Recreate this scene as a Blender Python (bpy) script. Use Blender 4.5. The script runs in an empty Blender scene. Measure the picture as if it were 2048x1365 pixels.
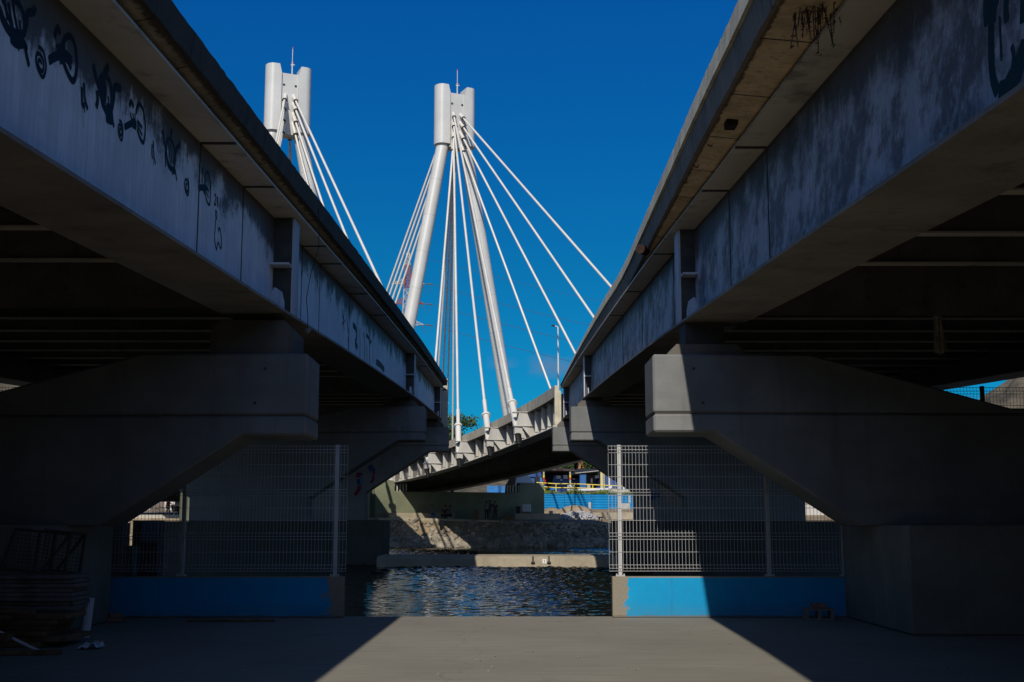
import bpy, bmesh, math, random
from mathutils import Vector, Matrix
random.seed(7)
S = bpy.context.scene
C = S.collection
# ------------------------------------------------------------------ camera
F_PX, CX, CY = 2450.0, 1024.0, 682.5
PITCH = math.atan(367.5 / F_PX); YAW = math.atan(9 / F_PX); EYE = 1.5
cd = bpy.data.cameras.new('camera'); cam = bpy.data.objects.new('camera', cd); C.objects.link(cam)
cam.location = (0, 0, EYE); cam.rotation_euler = (math.pi / 2 + PITCH, 0, -YAW)
cd.sensor_width = 36; cd.lens = F_PX / 2048 * 36; cd.clip_start = 0.1; cd.clip_end = 5000
S.camera = cam
# ------------------------------------------------------------------ sky, sun, exposure
LDIR = Vector((0.195, 1.40, -1.0)).normalized()          # the way the sunlight travels
SUN_EL = math.asin(-LDIR.z); SUN_AZ = math.atan2(-LDIR.x, -LDIR.y)
W = bpy.data.worlds.new('World'); S.world = W; W.use_nodes = True
wn = W.node_tree.nodes; wl = W.node_tree.links
sky = wn.new('ShaderNodeTexSky'); sky.sky_type = 'NISHITA'; sky.sun_disc = False
sky.sun_elevation = SUN_EL; sky.sun_rotation = SUN_AZ
sky.air_density = 1.0; sky.dust_density = 0.2; sky.ozone_density = 3.0; sky.altitude = 300
tint = wn.new('ShaderNodeMix'); tint.data_type = 'RGBA'; tint.blend_type = 'MULTIPLY'
tint.inputs[0].default_value = 1.0
wl.new(sky.outputs[0], tint.inputs[6])
gz = wn.new('ShaderNodeNewGeometry'); dt = wn.new('ShaderNodeVectorMath'); dt.operation = 'DOT_PRODUCT'
dt.inputs[1].default_value = LDIR; wl.new(gz.outputs['Incoming'], dt.inputs[0])       # = cosine of the angle from the sun
dm = wn.new('ShaderNodeMapRange'); dm.interpolation_type = 'SMOOTHSTEP'; dm.inputs[1].default_value = -0.05; dm.inputs[2].default_value = 0.80
wl.new(dt.outputs['Value'], dm.inputs[0])
tm = wn.new('ShaderNodeMix'); tm.data_type = 'RGBA'; wl.new(dm.outputs[0], tm.inputs[0])
tm.inputs[6].default_value = (0.012, 0.385, 0.71, 1); tm.inputs[7].default_value = (0.95, 1.05, 1.30, 1)   # deep blue away from the sun, paler near it
# the deep part of the sky turns a little greener towards the horizon
sx = wn.new('ShaderNodeSeparateXYZ'); wl.new(gz.outputs['Incoming'], sx.inputs[0])
hm = wn.new('ShaderNodeMapRange'); hm.inputs[1].default_value = -.20; hm.inputs[2].default_value = -.40; hm.inputs[3].default_value = .60; hm.inputs[4].default_value = .80
wl.new(sx.outputs[2], hm.inputs[0])
dc = wn.new('ShaderNodeCombineColor'); dc.inputs[0].default_value = .012; dc.inputs[1].default_value = .375; wl.new(hm.outputs[0], dc.inputs[2]); wl.new(dc.outputs[0], tm.inputs[6])
wl.new(tm.outputs[2], tint.inputs[7])
bg = wn['Background']; bg.inputs[1].default_value = 0.10
# two faint pinkish wisps of cloud low over the bridge, fixed in direction
def direction(u, v):
    a = (u - CX) / F_PX; b = (CY - v) / F_PX
    f = Vector((math.sin(YAW) * math.cos(PITCH), math.cos(YAW) * math.cos(PITCH), math.sin(PITCH)))
    r = Vector((math.cos(YAW), -math.sin(YAW), 0)); u_ = r.cross(f)
    return (f + a * r + b * u_).normalized()
wg = wn.new('ShaderNodeNewGeometry'); last = tint.outputs[2]
for (u, v, rx, st) in ((1103, 733, 52, 0.5), (1003, 727, 34, 0.22)):
    dv = direction(u, v)
    sub = wn.new('ShaderNodeVectorMath'); sub.operation = 'ADD'; sub.inputs[1].default_value = dv
    wl.new(wg.outputs['Incoming'], sub.inputs[0])
    sc = wn.new('ShaderNodeVectorMath'); sc.operation = 'MULTIPLY'
    k = F_PX / rx; sc.inputs[1].default_value = (k, k, k * 2.1)
    wl.new(sub.outputs[0], sc.inputs[0])
    nz = wn.new('ShaderNodeTexNoise'); nz.inputs['Scale'].default_value = 1.6; nz.inputs['Detail'].default_value = 4
    wl.new(sc.outputs[0], nz.inputs['Vector'])
    ln = wn.new('ShaderNodeVectorMath'); ln.operation = 'LENGTH'; wl.new(sc.outputs[0], ln.inputs[0])
    ad = wn.new('ShaderNodeMath'); ad.operation = 'MULTIPLY_ADD'; ad.inputs[1].default_value = 1.1
    wl.new(nz.outputs[0], ad.inputs[0]); wl.new(ln.outputs['Value'], ad.inputs[2])
    mr = wn.new('ShaderNodeMapRange'); mr.interpolation_type = 'SMOOTHSTEP'
    mr.inputs[1].default_value = 0.75; mr.inputs[2].default_value = 1.75
    mr.inputs[3].default_value = st; mr.inputs[4].default_value = 0
    wl.new(ad.outputs[0], mr.inputs[0])
    mx = wn.new('ShaderNodeMix'); mx.data_type = 'RGBA'; wl.new(mr.outputs[0], mx.inputs[0])
    wl.new(last, mx.inputs[6]); mx.inputs[7].default_value = (1.5, 2.0, 3.2, 1); last = mx.outputs[2]
wl.new(last, bg.inputs[0])
sl = bpy.data.lights.new('sun', 'SUN'); sun = bpy.data.objects.new('sun', sl); C.objects.link(sun)
sl.energy = 4.7; sl.angle = math.radians(0.5); sl.color = (1.0, 0.93, 0.82)
sun.rotation_euler = LDIR.to_track_quat('-Z', 'Y').to_euler(); sun.location = (-20, -60, 60)
S.view_settings.view_transform = 'Standard'; S.view_settings.look = 'None'
S.view_settings.exposure = 0.0; S.view_settings.gamma = 1.0
S.render.engine = 'CYCLES'
S.render.resolution_x = 1024; S.render.resolution_y = 682

# ------------------------------------------------------------------ helpers
def at(u, v, X=None, Y=None, Z=None):
    """pixel of the photograph to the point on the plane X=, Y= or Z="""
    d = direction(u, v)
    t = X / d.x if X is not None else (Y / d.y if Y is not None else (Z - EYE) / d.z)
    return Vector((d.x * t, d.y * t, d.z * t + EYE))
def lerp(tab, x):
    if x <= tab[0][0]:
        a, b = tab[0], tab[1]
    elif x >= tab[-1][0]:
        a, b = tab[-2], tab[-1]
    else:
        for a, b in zip(tab, tab[1:]):
            if a[0] <= x <= b[0]: break
    return a[1] + (b[1] - a[1]) * (x - a[0]) / (b[0] - a[0])
class MB:
    def __init__(s): s.v = []; s.f = []; s.uv = []
    def face(s, ids, uv=None): s.f.append(ids); s.uv.append(uv)
    def box(s, x0, x1, y0, y1, z0, z1, M=None):
        n = len(s.v); P = [Vector(p) for p in ((x0,y0,z0),(x1,y0,z0),(x1,y1,z0),(x0,y1,z0),(x0,y0,z1),(x1,y0,z1),(x1,y1,z1),(x0,y1,z1))]
        s.v += [(M @ p) if M else p for p in P]
        for q in ((0,3,2,1),(4,5,6,7),(0,1,5,4),(1,2,6,5),(2,3,7,6),(3,0,4,7)): s.face([n + i for i in q])
        return s
    def bar(s, p, q, r, n=6, r2=None, caps=True):
        p = Vector(p); q = Vector(q); r2 = r if r2 is None else r2
        d = (q - p).normalized(); a = d.orthogonal().normalized(); b = d.cross(a)
        k = len(s.v)
        for (c, rr) in ((p, r), (q, r2)):
            for i in range(n):
                t = 2 * math.pi * (i + .5) / n
                s.v.append(c + (a * math.cos(t) + b * math.sin(t)) * rr)
        for i in range(n):
            j = (i + 1) % n; s.face([k + i, k + j, k + n + j, k + n + i])
        if caps:
            s.face([k + i for i in reversed(range(n))]); s.face([k + n + i for i in range(n)])
        return s
    def tube(s, pts, r, n=6):
        for a, b in zip(pts, pts[1:]):
            if (Vector(a) - Vector(b)).length > 1e-6: s.bar(a, b, r, n)
        return s
    def prism(s, poly, fn0, fn1):
        """poly: 2-D outline; fn0/fn1 map (a,b) to the two end points"""
        n = len(poly); k = len(s.v)
        s.v += [Vector(fn0(*p)) for p in poly] + [Vector(fn1(*p)) for p in poly]
        for i in range(n):
            j = (i + 1) % n; s.face([k + i, k + j, k + n + j, k + n + i])
        s.face([k + i for i in reversed(range(n))]); s.face([k + n + i for i in range(n)])
        return s
    def sweep(s, rings, lens=None, vs=None, caps=True):
        n = len(rings[0]); k = len(s.v)
        if lens is None:
            lens = [0.0]
            for a, b in zip(rings, rings[1:]): lens.append(lens[-1] + (Vector(a[0]) - Vector(b[0])).length)
        if vs is None:
            vs = [0.0]; r = rings[0]
            for i in range(n): vs.append(vs[-1] + (Vector(r[i]) - Vector(r[(i + 1) % n])).length)
        for r in rings: s.v += [Vector(p) for p in r]
        for i in range(len(rings) - 1):
            for j in range(n):
                j2 = (j + 1) % n; a = k + i * n
                s.face([a + j, a + j2, a + n + j2, a + n + j],
                       [(lens[i], vs[j]), (lens[i], vs[j + 1]), (lens[i + 1], vs[j + 1]), (lens[i + 1], vs[j])])
        if caps:
            s.face([k + j for j in reversed(range(n))]); m = k + (len(rings) - 1) * n; s.face([m + j for j in range(n)])
        return s
    def build(s, name, mat, parent=None, loc=None, smooth=False, bevel=0):
        o = Vector((0, 0, 0))
        if parent is not None:
            p = parent
            while p is not None: o = o + p.location; p = p.parent
        elif loc is not None: o = Vector(loc)
        me = bpy.data.meshes.new(name)
        me.from_pydata([Vector(p) - o for p in s.v], [], s.f)
        if any(s.uv):
            ul = me.uv_layers.new(name='UVMap'); i = 0
            for f, uv in zip(s.f, s.uv):
                for j in range(len(f)):
                    if uv: ul.data[i].uv = uv[j]
                    i += 1
        bm = bmesh.new(); bm.from_mesh(me); bmesh.ops.recalc_face_normals(bm, faces=bm.faces); bm.to_mesh(me); bm.free()
        ob = bpy.data.objects.new(name, me); C.objects.link(ob)
        if parent is not None: ob.parent = parent
        elif loc is not None: ob.location = loc
        me.materials.append(mat)
        if smooth:
            for p in me.polygons: p.use_smooth = True
            if hasattr(me, 'set_sharp_from_angle'): me.set_sharp_from_angle(angle=math.radians(40))
        if bevel:
            md = ob.modifiers.new('bevel', 'BEVEL'); md.width = bevel; md.segments = 1; md.limit_method = 'ANGLE'
        return ob
def tag(o, label, cat, group=None, kind=None):
    if label: o['label'] = label
    if cat: o['category'] = cat
    if group: o['group'] = group
    if kind: o['kind'] = kind
    return o
def thing(name, label, cat, loc=(0, 0, 0), group=None):
    o = bpy.data.objects.new(name, None); C.objects.link(o); o.location = loc
    return tag(o, label, cat, group)
def struct(o): o['kind'] = 'structure'; return o
def dup(root, shift, label, group=None, rz=0):
    r = root.copy(); C.objects.link(r); r.location = Vector(root.location) + Vector(shift); r['label'] = label
    r.rotation_euler = (0, 0, rz)
    if group: r['group'] = group
    for ch in list(root.children):
        c = ch.copy(); C.objects.link(c); c.parent = r
        for g in list(ch.children):
            d = g.copy(); C.objects.link(d); d.parent = c
    return r

# ------------------------------------------------------------------ materials
def rough_is_matt(r): return isinstance(r, (int, float)) and r >= .55
class NT:
    def __init__(s, name):
        s.m = bpy.data.materials.new(name); s.m.use_nodes = True
        s.n = s.m.node_tree.nodes; s.l = s.m.node_tree.links; s.b = s.n['Principled BSDF']
    def coord(s, kind='Object', scale=(1, 1, 1)):
        t = s.n.new('ShaderNodeTexCoord'); mp = s.n.new('ShaderNodeMapping'); mp.inputs['Scale'].default_value = scale
        s.l.new(t.outputs[kind], mp.inputs[0]); return mp.outputs[0]
    def noise(s, vec, scale, detail=5, rough=.6):
        t = s.n.new('ShaderNodeTexNoise'); t.inputs['Scale'].default_value = scale
        t.inputs['Detail'].default_value = detail; t.inputs['Roughness'].default_value = rough
        s.l.new(vec, t.inputs['Vector']); return t.outputs[0]
    def ramp(s, x, lo, hi, a=0., b=1.):
        t = s.n.new('ShaderNodeMapRange'); t.interpolation_type = 'SMOOTHSTEP'
        for i, q in enumerate((lo, hi, a, b)): t.inputs[i + 1].default_value = q
        s.l.new(x, t.inputs[0]); return t.outputs[0]
    def math(s, op, a, b=None, c=None):
        t = s.n.new('ShaderNodeMath'); t.operation = op
        for i, q in enumerate((a, b, c)):
            if q is None: continue
            if isinstance(q, (int, float)): t.inputs[i].default_value = q
            else: s.l.new(q, t.inputs[i])
        return t.outputs[0]
    def mix(s, fac, a, b, mode='MIX'):
        t = s.n.new('ShaderNodeMix'); t.data_type = 'RGBA'; t.blend_type = mode
        for i, q in ((0, fac), (6, a), (7, b)):
            if isinstance(q, (int, float)): t.inputs[i].default_value = q
            elif isinstance(q, tuple): t.inputs[i].default_value = (q[0], q[1], q[2], 1)
            else: s.l.new(q, t.inputs[i])
        return t.outputs[2]
    def xyz(s, vec):
        t = s.n.new('ShaderNodeSeparateXYZ'); s.l.new(vec, t.inputs[0]); return t.outputs
    def out(s, col, rough=.7, bump=None, strength=.2, dist=.02, metal=0.):
        if isinstance(col, tuple): s.b.inputs['Base Color'].default_value = (*col, 1)
        else: s.l.new(col, s.b.inputs['Base Color'])
        if isinstance(rough, (int, float)): s.b.inputs['Roughness'].default_value = rough
        else: s.l.new(rough, s.b.inputs['Roughness'])
        s.b.inputs['Metallic'].default_value = metal
        s.b.inputs['Specular IOR Level'].default_value = .2 if rough_is_matt(rough) else .5
        if bump is not None:
            t = s.n.new('ShaderNodeBump'); t.inputs['Strength'].default_value = strength; t.inputs['Distance'].default_value = dist
            s.l.new(bump, t.inputs['Height']); s.l.new(t.outputs[0], s.b.inputs['Normal'])
        return s.m
def mul(c, k): return tuple(min(1, x * k) for x in c)
def plain(name, col, rough=.6, var=.18, scale=3., bump=.08, fine=40., dirt=None, metal=0., streak=False):
    """paint, steel, timber, soil: two-scale tone variation, a little bump, optional dirt colour in blotches"""
    t = NT(name); v = t.coord('Object', (1, 1, .12) if streak else (1, 1, 1))
    n1 = t.noise(v, scale); n2 = t.noise(t.coord(), fine, 3)
    c = t.mix(t.ramp(n1, .3, .7), mul(col, 1 - var), mul(col, 1 + var))
    c = t.mix(t.ramp(n2, .35, .75, 0, .35), c, mul(col, 1 - 2 * var))
    if dirt: c = t.mix(t.ramp(t.noise(v, scale * 1.7, 6, .7), .52, .72, 0, .8), c, dirt)
    return t.out(c, rough, n2, bump, .01, metal)
def concrete(name, col, stain=(.05, .045, .04), amount=.6, rough=.85, bands=None, scale=1.2, grain=1.0, sf=1.0):
    t = NT(name); v = t.coord(); vs = t.coord('Object', (1.6 * sf, 1.6 * sf, .14))
    n1 = t.noise(v, scale, 6, .65); n2 = t.noise(v, 28, 4); st = t.noise(vs, 2.6, 6, .7)
    c = t.mix(t.ramp(n1, .3, .72), mul(col, .8), mul(col, 1.15))
    c = t.mix(t.ramp(st, .52, .74, 0, amount), c, stain)
    c = t.mix(t.ramp(n2, .45, .8, 0, .35 * grain), c, mul(col, .6))
    if grain < 1:
        b = t.noise(t.coord('Object', (.25, .25, 3)), 1.4, 5, .6); c = t.mix(t.ramp(b, .5, .62, 0, .25), c, mul(col, .72)); c = t.mix(t.ramp(t.noise(v, 4.5, 6, .75), .62, .72, 0, .35), c, mul(col, 1.35))
    pit = t.ramp(t.noise(v, 75, 2), .68, .74)
    c = t.mix(t.math('MULTIPLY', pit, grain), c, mul(col, .35))
    h = t.math('ADD', n2, t.math('MULTIPLY', n1, .6))
    return t.out(c, rough, h, .35 * grain, .012)
def web_paint(name, base, mold, top, amount, soft=.07, mottle=0.):
    """painted steel web, mould washed down from the top edge (v = 1) in ragged tongues and drips"""
    t = NT(name); uv = t.coord('UV'); o = t.xyz(uv)
    u = o[0]; v = o[1]
    c3 = t.n.new('ShaderNodeCombineXYZ'); t.l.new(u, c3.inputs[0]); t.l.new(t.math('MULTIPLY', v, 1.5), c3.inputs[1])
    wash = t.noise(c3.outputs[0], 1.1, 6, .65)
    c4 = t.n.new('ShaderNodeCombineXYZ'); t.l.new(t.math('MULTIPLY', u, 9), c4.inputs[0]); t.l.new(t.math('MULTIPLY', v, .9), c4.inputs[1])
    drip = t.noise(c4.outputs[0], 1.6, 5, .7)
    fine = t.noise(c3.outputs[0], 22, 5, .7)
    m = t.math('ADD', v, t.math('ADD', t.math('MULTIPLY', t.math('SUBTRACT', wash, .5), 1.15), t.math('MULTIPLY', t.math('SUBTRACT', drip, .5), .55)))
    m = t.math('ADD', m, t.math('MULTIPLY', t.math('SUBTRACT', fine, .5), .2))
    c = t.mix(t.ramp(drip, .3, .7), mul(base, .8), mul(base, 1.12))
    c = t.mix(t.ramp(wash, .3, .7, 0, .6), c, mul(base, .68))
    c = t.mix(t.ramp(t.noise(c3.outputs[0], 3.2, 6, .75), .5, .7, 0, .55), c, mul(base, .34 if top < .6 else .72))
    c = t.mix(t.ramp(m, top - soft, top + soft * 1.9, 0, amount), c, mold)
    if mottle:
        c5 = t.n.new('ShaderNodeCombineXYZ'); t.l.new(t.math('ADD', u, t.math('MULTIPLY', v, .5)), c5.inputs[0]); t.l.new(t.math('MULTIPLY', v, 1.1), c5.inputs[1])
        w1 = t.noise(c5.outputs[0], 1.5, 8, .72); w2 = t.noise(c5.outputs[0], 7, 8, .8)
        k = t.math('ADD', w1, t.math('MULTIPLY', t.math('SUBTRACT', w2, .5), .5))
        c = t.mix(t.ramp(k, .42, .60, 0, mottle), c, mold)
        c = t.mix(t.ramp(w2, .56, .72, 0, .5), c, mul(base, 1.25))
    spots = t.ramp(t.noise(c4.outputs[0], 6, 4, .8), .66, .74, 0, .7)
    c = t.mix(spots, c, mul(mold, 1.2))
    return t.out(c, .55, fine, .1, .01)
def soffit(name, col, every, stain):
    """board-marked slab underside: joints every few metres along the length (u), rust dots and blotches"""
    t = NT(name); uv = t.coord('UV'); u = t.xyz(uv)[0]; v = t.coord()
    n1 = t.noise(v, 1.6, 6, .7); n2 = t.noise(v, 14, 5, .7)
    c = t.mix(t.ramp(n1, .3, .7), mul(col, .7), mul(col, 1.25))
    c = t.mix(t.ramp(n2, .5, .75, 0, .6), c, stain)
    c = t.mix(t.ramp(t.noise(v, 30, 2, .5), .70, .75), c, mul(stain, .6))
    ed = t.math('ADD', t.xyz(uv)[1], t.math('MULTIPLY', t.math('SUBTRACT', t.noise(v, 5, 7, .75), .5), .22)); c = t.mix(t.ramp(ed, .035, .085, .85, 0), c, mul(stain, .5))
    wob = t.math('ADD', u, t.math('MULTIPLY', n2, .05))
    fr = t.math('ABSOLUTE', t.math('SUBTRACT', t.math('FRACT', t.math('DIVIDE', wob, every)), .5))
    c = t.mix(t.ramp(fr, .006, .014, 1, 0), c, mul(stain, .4))
    return t.out(c, .9, n2, .3, .015)

M = {}
M['ground'] = None
def ground_mat():
    t = NT('brushed_concrete'); v = t.coord()
    br = t.noise(t.coord('Object', (.35, 7, 1)), 2.2, 6, .7); n1 = t.noise(v, .35, 5); n2 = t.noise(v, 60, 3); n3 = t.noise(v, 3, 6, .7)
    c = t.mix(t.ramp(br, .3, .7), (.170, .160, .130), (.240, .226, .186))
    c = t.mix(t.ramp(n1, .35, .7, 0, .5), c, (.15, .138, .115))
    c = t.mix(t.ramp(n3, .6, .75, 0, .4), c, (.23, .215, .185))
    c = t.mix(t.ramp(n2, .66, .74, 0, .5), c, (.09, .08, .07))
    st = t.noise(t.coord('Object', (.8, 1.6, 1)), 1.1, 7, .72); c = t.mix(t.ramp(st, .56, .70, 0, .35), c, (.10, .088, .07))
    vc = t.n.new('ShaderNodeTexVoronoi'); vc.feature = 'DISTANCE_TO_EDGE'; vc.inputs['Scale'].default_value = .16
    wv = t.n.new('ShaderNodeVectorMath'); wv.operation = 'ADD'; t.l.new(v, wv.inputs[0]); nv = t.n.new('ShaderNodeTexNoise'); nv.inputs['Scale'].default_value = 1.3; nv.inputs['Detail'].default_value = 6; t.l.new(v, nv.inputs['Vector']); t.l.new(nv.outputs[1], wv.inputs[1]); t.l.new(wv.outputs[0], vc.inputs['Vector'])
    c = t.mix(t.ramp(vc.outputs[0], .0010, .0022, .32, 0), c, (.05, .045, .04))
    return t.out(c, .8, t.math('ADD', n2, br), .4, .008)
M['ground'] = ground_mat()
def water_mat():
    t = NT('river_water'); v = t.coord('Object', (.55, 1.25, 1))
    a = t.noise(v, 3.4, 3, .6); b = t.noise(v, .7, 3, .5); c = t.noise(v, 11, 2, .5)
    h = t.math('ADD', t.math('MULTIPLY', b, .9), t.math('ADD', t.math('MULTIPLY', a, .55), t.math('MULTIPLY', c, .12)))
    m = t.out((.006, .008, .007), .03, h, .25, .04)
    t.b.inputs['IOR'].default_value = 1.25
    return m
M['water'] = water_mat()
M['web_l'] = web_paint('girder_paint_blue_grey', (.70, .70, .74), (.060, .044, .030), .69, .93)
M['web_r'] = web_paint('girder_paint_stained', (.46, .45, .475), (.055, .044, .034), .66, .90, .12, .82)
M['mould'] = plain('shaded_mouldy_steel', (.05, .05, .048), .7, .3, 3, .1, 30)  # near-black: shade of the stiffener recess put into the colour, with mould
M['cover'] = plain('plate_paint', (.42, .43, .47), .55, .15, 2, .08, 30, (.18, .17, .15), streak=True)
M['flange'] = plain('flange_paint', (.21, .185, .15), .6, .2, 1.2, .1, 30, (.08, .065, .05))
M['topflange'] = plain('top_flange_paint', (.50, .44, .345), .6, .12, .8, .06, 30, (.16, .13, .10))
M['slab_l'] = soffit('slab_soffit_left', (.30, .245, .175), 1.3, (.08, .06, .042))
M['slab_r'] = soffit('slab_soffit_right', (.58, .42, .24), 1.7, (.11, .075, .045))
M['edge'] = concrete('shaded_weathered_edge_concrete', (.19, .155, .12), (.03, .027, .024), .9, .9, scale=2, sf=2.6)  # same concrete as the kerb, its unlit look put into the colour; streaks are stains
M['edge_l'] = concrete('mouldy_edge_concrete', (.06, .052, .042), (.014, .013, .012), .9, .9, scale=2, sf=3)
M['edge_r'] = concrete('weathered_parapet_concrete', (.46, .42, .32), (.06, .052, .042), .9, .9, scale=2, sf=2.6)  # pale tone carries the sunlit look of the kerb; streaks are weathering
M['pier'] = concrete('pier_grey_paint', (.148, .153, .15), (.085, .085, .08), .5, .75, scale=.8, grain=.25)
M['pier_dark'] = concrete('pier_shade_paint', (.20, .205, .20), (.10, .10, .095), .45, .8, scale=.8)
M['ped'] = concrete('pedestal_concrete', (.15, .15, .13), (.06, .06, .05), .5)
M['ped_shaded'] = concrete('shaded_pedestal_concrete', (.055, .058, .05), (.03, .03, .028), .5)  # darker copy for the river piers, their deep shade put into the colour
M['groove'] = plain('groove_dark', (.06, .045, .035), .9)  # dark tone for joint grooves and tie-hole discs
M['steel_dk'] = plain('dark_steel', (.05, .047, .042), .7, .2, 2, .1, 30)
M['beam'] = plain('cross_beam_paint', (.13, .12, .10), .65, .2, 2, .1, 30, (.05, .045, .04))
M['black'] = plain('black_rubber', (.012, .012, .013), .6)
M['white'] = plain('white_bridge_paint', (.44, .44, .425), .45, .06, .5, .03, 20, (.42, .41, .38))
M['cable'] = plain('white_cable_sheath', (.54, .52, .47), .4, .06, 1, .03, 20)
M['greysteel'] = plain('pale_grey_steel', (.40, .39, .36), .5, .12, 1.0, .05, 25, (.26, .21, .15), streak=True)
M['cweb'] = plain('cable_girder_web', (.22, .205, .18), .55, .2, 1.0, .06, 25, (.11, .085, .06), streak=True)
M['green'] = concrete('olive_pier_paint', (.155, .165, .105), (.11, .115, .075), .4, .8, scale=.5)
M['concrete'] = concrete('quay_concrete', (.30, .26, .19), (.16, .13, .09), .5)
M['wire'] = plain('galvanised_wire', (.37, .37, .37), .45, .05, 5, 0, 20)
M['wire_dk'] = plain('dark_fence_wire', (.03, .03, .032), .6)
def blue_wall_mat(x_bare):
    t = NT('blue_wall_paint'); v = t.coord(); o = t.xyz(v)
    n = t.noise(v, 5, 6, .7); n2 = t.noise(v, 1.5, 5); n3 = t.noise(v, 50, 3)
    c = t.mix(t.ramp(n2, .3, .7), (.001, .20, .42), (.001, .245, .48))
    c = t.mix(t.ramp(t.noise(v, 12, 5, .8), .66, .72, 0, .5), c, (.02, .24, .38))
    sv = t.noise(t.coord('Object', (6, 1, .5)), 1.6, 5, .7); c = t.mix(t.ramp(sv, .55, .75, 0, .45), c, (.02, .13, .24))
    c = t.mix(t.ramp(t.math('ADD', o[2], t.math('MULTIPLY', n2, -.35)), .12, -.12, 0, .25), c, (.06, .12, .14))
    d = t.math('SUBTRACT', t.math('ABSOLUTE', t.math('SUBTRACT', o[0], x_bare)), t.math('MULTIPLY', t.math('SUBTRACT', n, .5), .9))
    bare = t.ramp(d, .22, .25, 1, 0)
    top = t.ramp(t.math('ADD', o[2], t.math('MULTIPLY', n, .02)), .648, .655)
    con = t.mix(t.ramp(n3, .3, .7), (.17, .15, .115), (.23, .205, .16))
    c = t.mix(t.math('MAXIMUM', bare, top), c, con)
    low = t.ramp(t.math('SUBTRACT', o[2], t.math('MULTIPLY', n, .05)), .0, .02, .8, 0)
    c = t.mix(low, c, (.12, .10, .075))
    return t.out(c, .7, n3, .2, .006)
M['timber'] = plain('weathered_timber', (.14, .09, .05), .85, .35, 6, .3, 40, streak=False)
M['timber_g'] = plain('grey_board', (.13, .125, .12), .85, .3, 4, .25, 40)
M['pvc'] = plain('white_pvc', (.50, .52, .56), .4, .05)
M['sheet'] = plain('clear_plastic_sheet', (.40, .42, .45), .25, .2, 12, .5, 20)
M['block'] = concrete('block_concrete', (.18, .165, .14)); M['plinth'] = concrete('plinth_concrete', (.10, .092, .08), (.04, .036, .03), .7, .9, grain=.5)
M['brick'] = plain('brick_red', (.22, .13, .09), .9, .25, 12, .3)
M['rag'] = plain('hanging_cloth', (.80, .66, .45), .95, .3, 4, .3, 50)
M['rust'] = plain('rusty_iron', (.03, .018, .013), .9, .4, 8, .3)
M['spray'] = plain('black_spray_paint', (.005, .007, .010), .6, .3)
M['spray_g'] = plain('green_spray_paint', (.006, .028, .026), .6, .3)
M['dryplant'] = plain('dry_brown_leaves', (.09, .028, .012), .9, .4, 10)
M['stone'] = plain('riprap_stone', (.24, .21, .165), .9, .4, .9, .4, 8, (.10, .09, .08))
M['soil'] = plain('river_soil', (.215, .165, .105), .95, .25, 1.2, .3, 12)
M['sand'] = plain('sand_heap', (.27, .21, .14), .95, .2, 2, .3, 15)
M['gravel'] = plain('grey_rubble', (.36, .36, .37), .9, .4, 3, .5, 9, (.12, .12, .12))
M['hoard'] = plain('blue_corrugated_sheet', (.006, .20, .43), .6, .15, .9, .05, 10, (.01, .14, .33))
M['grey_sheet'] = plain('grey_patch_sheet', (.34, .33, .31), .6)
M['yellow'] = plain('yellow_paint', (.62, .47, .02), .5, .1)
M['deepblue'] = plain('deep_blue_paint', (.003, .045, .18), .5, .2, .8, .05, 20)
M['tarp'] = plain('blue_tarpaulin', (.006, .14, .40), .5, .25, 1.5, .4, 4)
M['shade'] = plain('dark_shed_interior', (.02, .022, .03), .9)
M['brownp'] = plain('brown_panel', (.06, .045, .04), .8)
M['signw'] = plain('white_sign', (.62, .62, .60), .5, .05)
M['red'] = plain('red_paint', (.5, .03, .02), .5, .1)
M['leaf'] = plain('tree_leaves', (.045, .075, .02), .8, .45, 1.5, 0)
M['leaf_y'] = plain('creeper_leaves', (.13, .17, .03), .8, .5, 3, 0)
M['bark'] = plain('tree_bark', (.07, .055, .04), .9, .3, 4, .4)
M['rock'] = plain('hill_rock', (.10, .085, .06), .95, .5, .05, .6, .35, (.03, .036, .018))
M['lattice_r'] = plain('red_tower_steel', (.30, .075, .045), .6, .1)
M['lattice_w'] = plain('white_tower_steel', (.42, .42, .42), .6, .1)
M['insul'] = plain('brown_insulator', (.06, .05, .03), .4)
M['line'] = plain('power_line', (.07, .05, .06), .6)
M['lamp'] = plain('lamp_galvanised', (.50, .48, .44), .45, .05)
M['skin'] = plain('skin', (.20, .11, .075), .6, .1)
M['hair'] = plain('dark_hair', (.015, .012, .01), .7)
M['cl_dark'] = plain('dark_cloth', (.03, .03, .035), .9)
M['cl_blue'] = plain('blue_cloth', (.04, .07, .16), .9)
M['cl_grey'] = plain('grey_cloth', (.14, .14, .15), .9)
M['cl_white'] = plain('pale_cloth', (.45, .44, .42), .9)
M['cl_red'] = plain('red_cloth', (.35, .04, .03), .9)
M['brickwall'] = plain('purple_brick_wall', (.12, .07, .075), .9, .3, 7, .3, 20)
M['paleblue'] = plain('pale_blue_board', (.16, .20, .26), .8)
M['palewall'] = plain('pale_rendered_wall', (.45, .43, .39), .85, .15, .8, .1, 10, (.28, .27, .25), streak=True)
M['road'] = plain('pale_road', (.36, .33, .27), .9, .1)
M['tile'] = plain('clay_tile_roof', (.36, .14, .06), .8, .2)
M['opal'] = plain('white_pipe', (.52, .52, .52), .4, .06)

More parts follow.
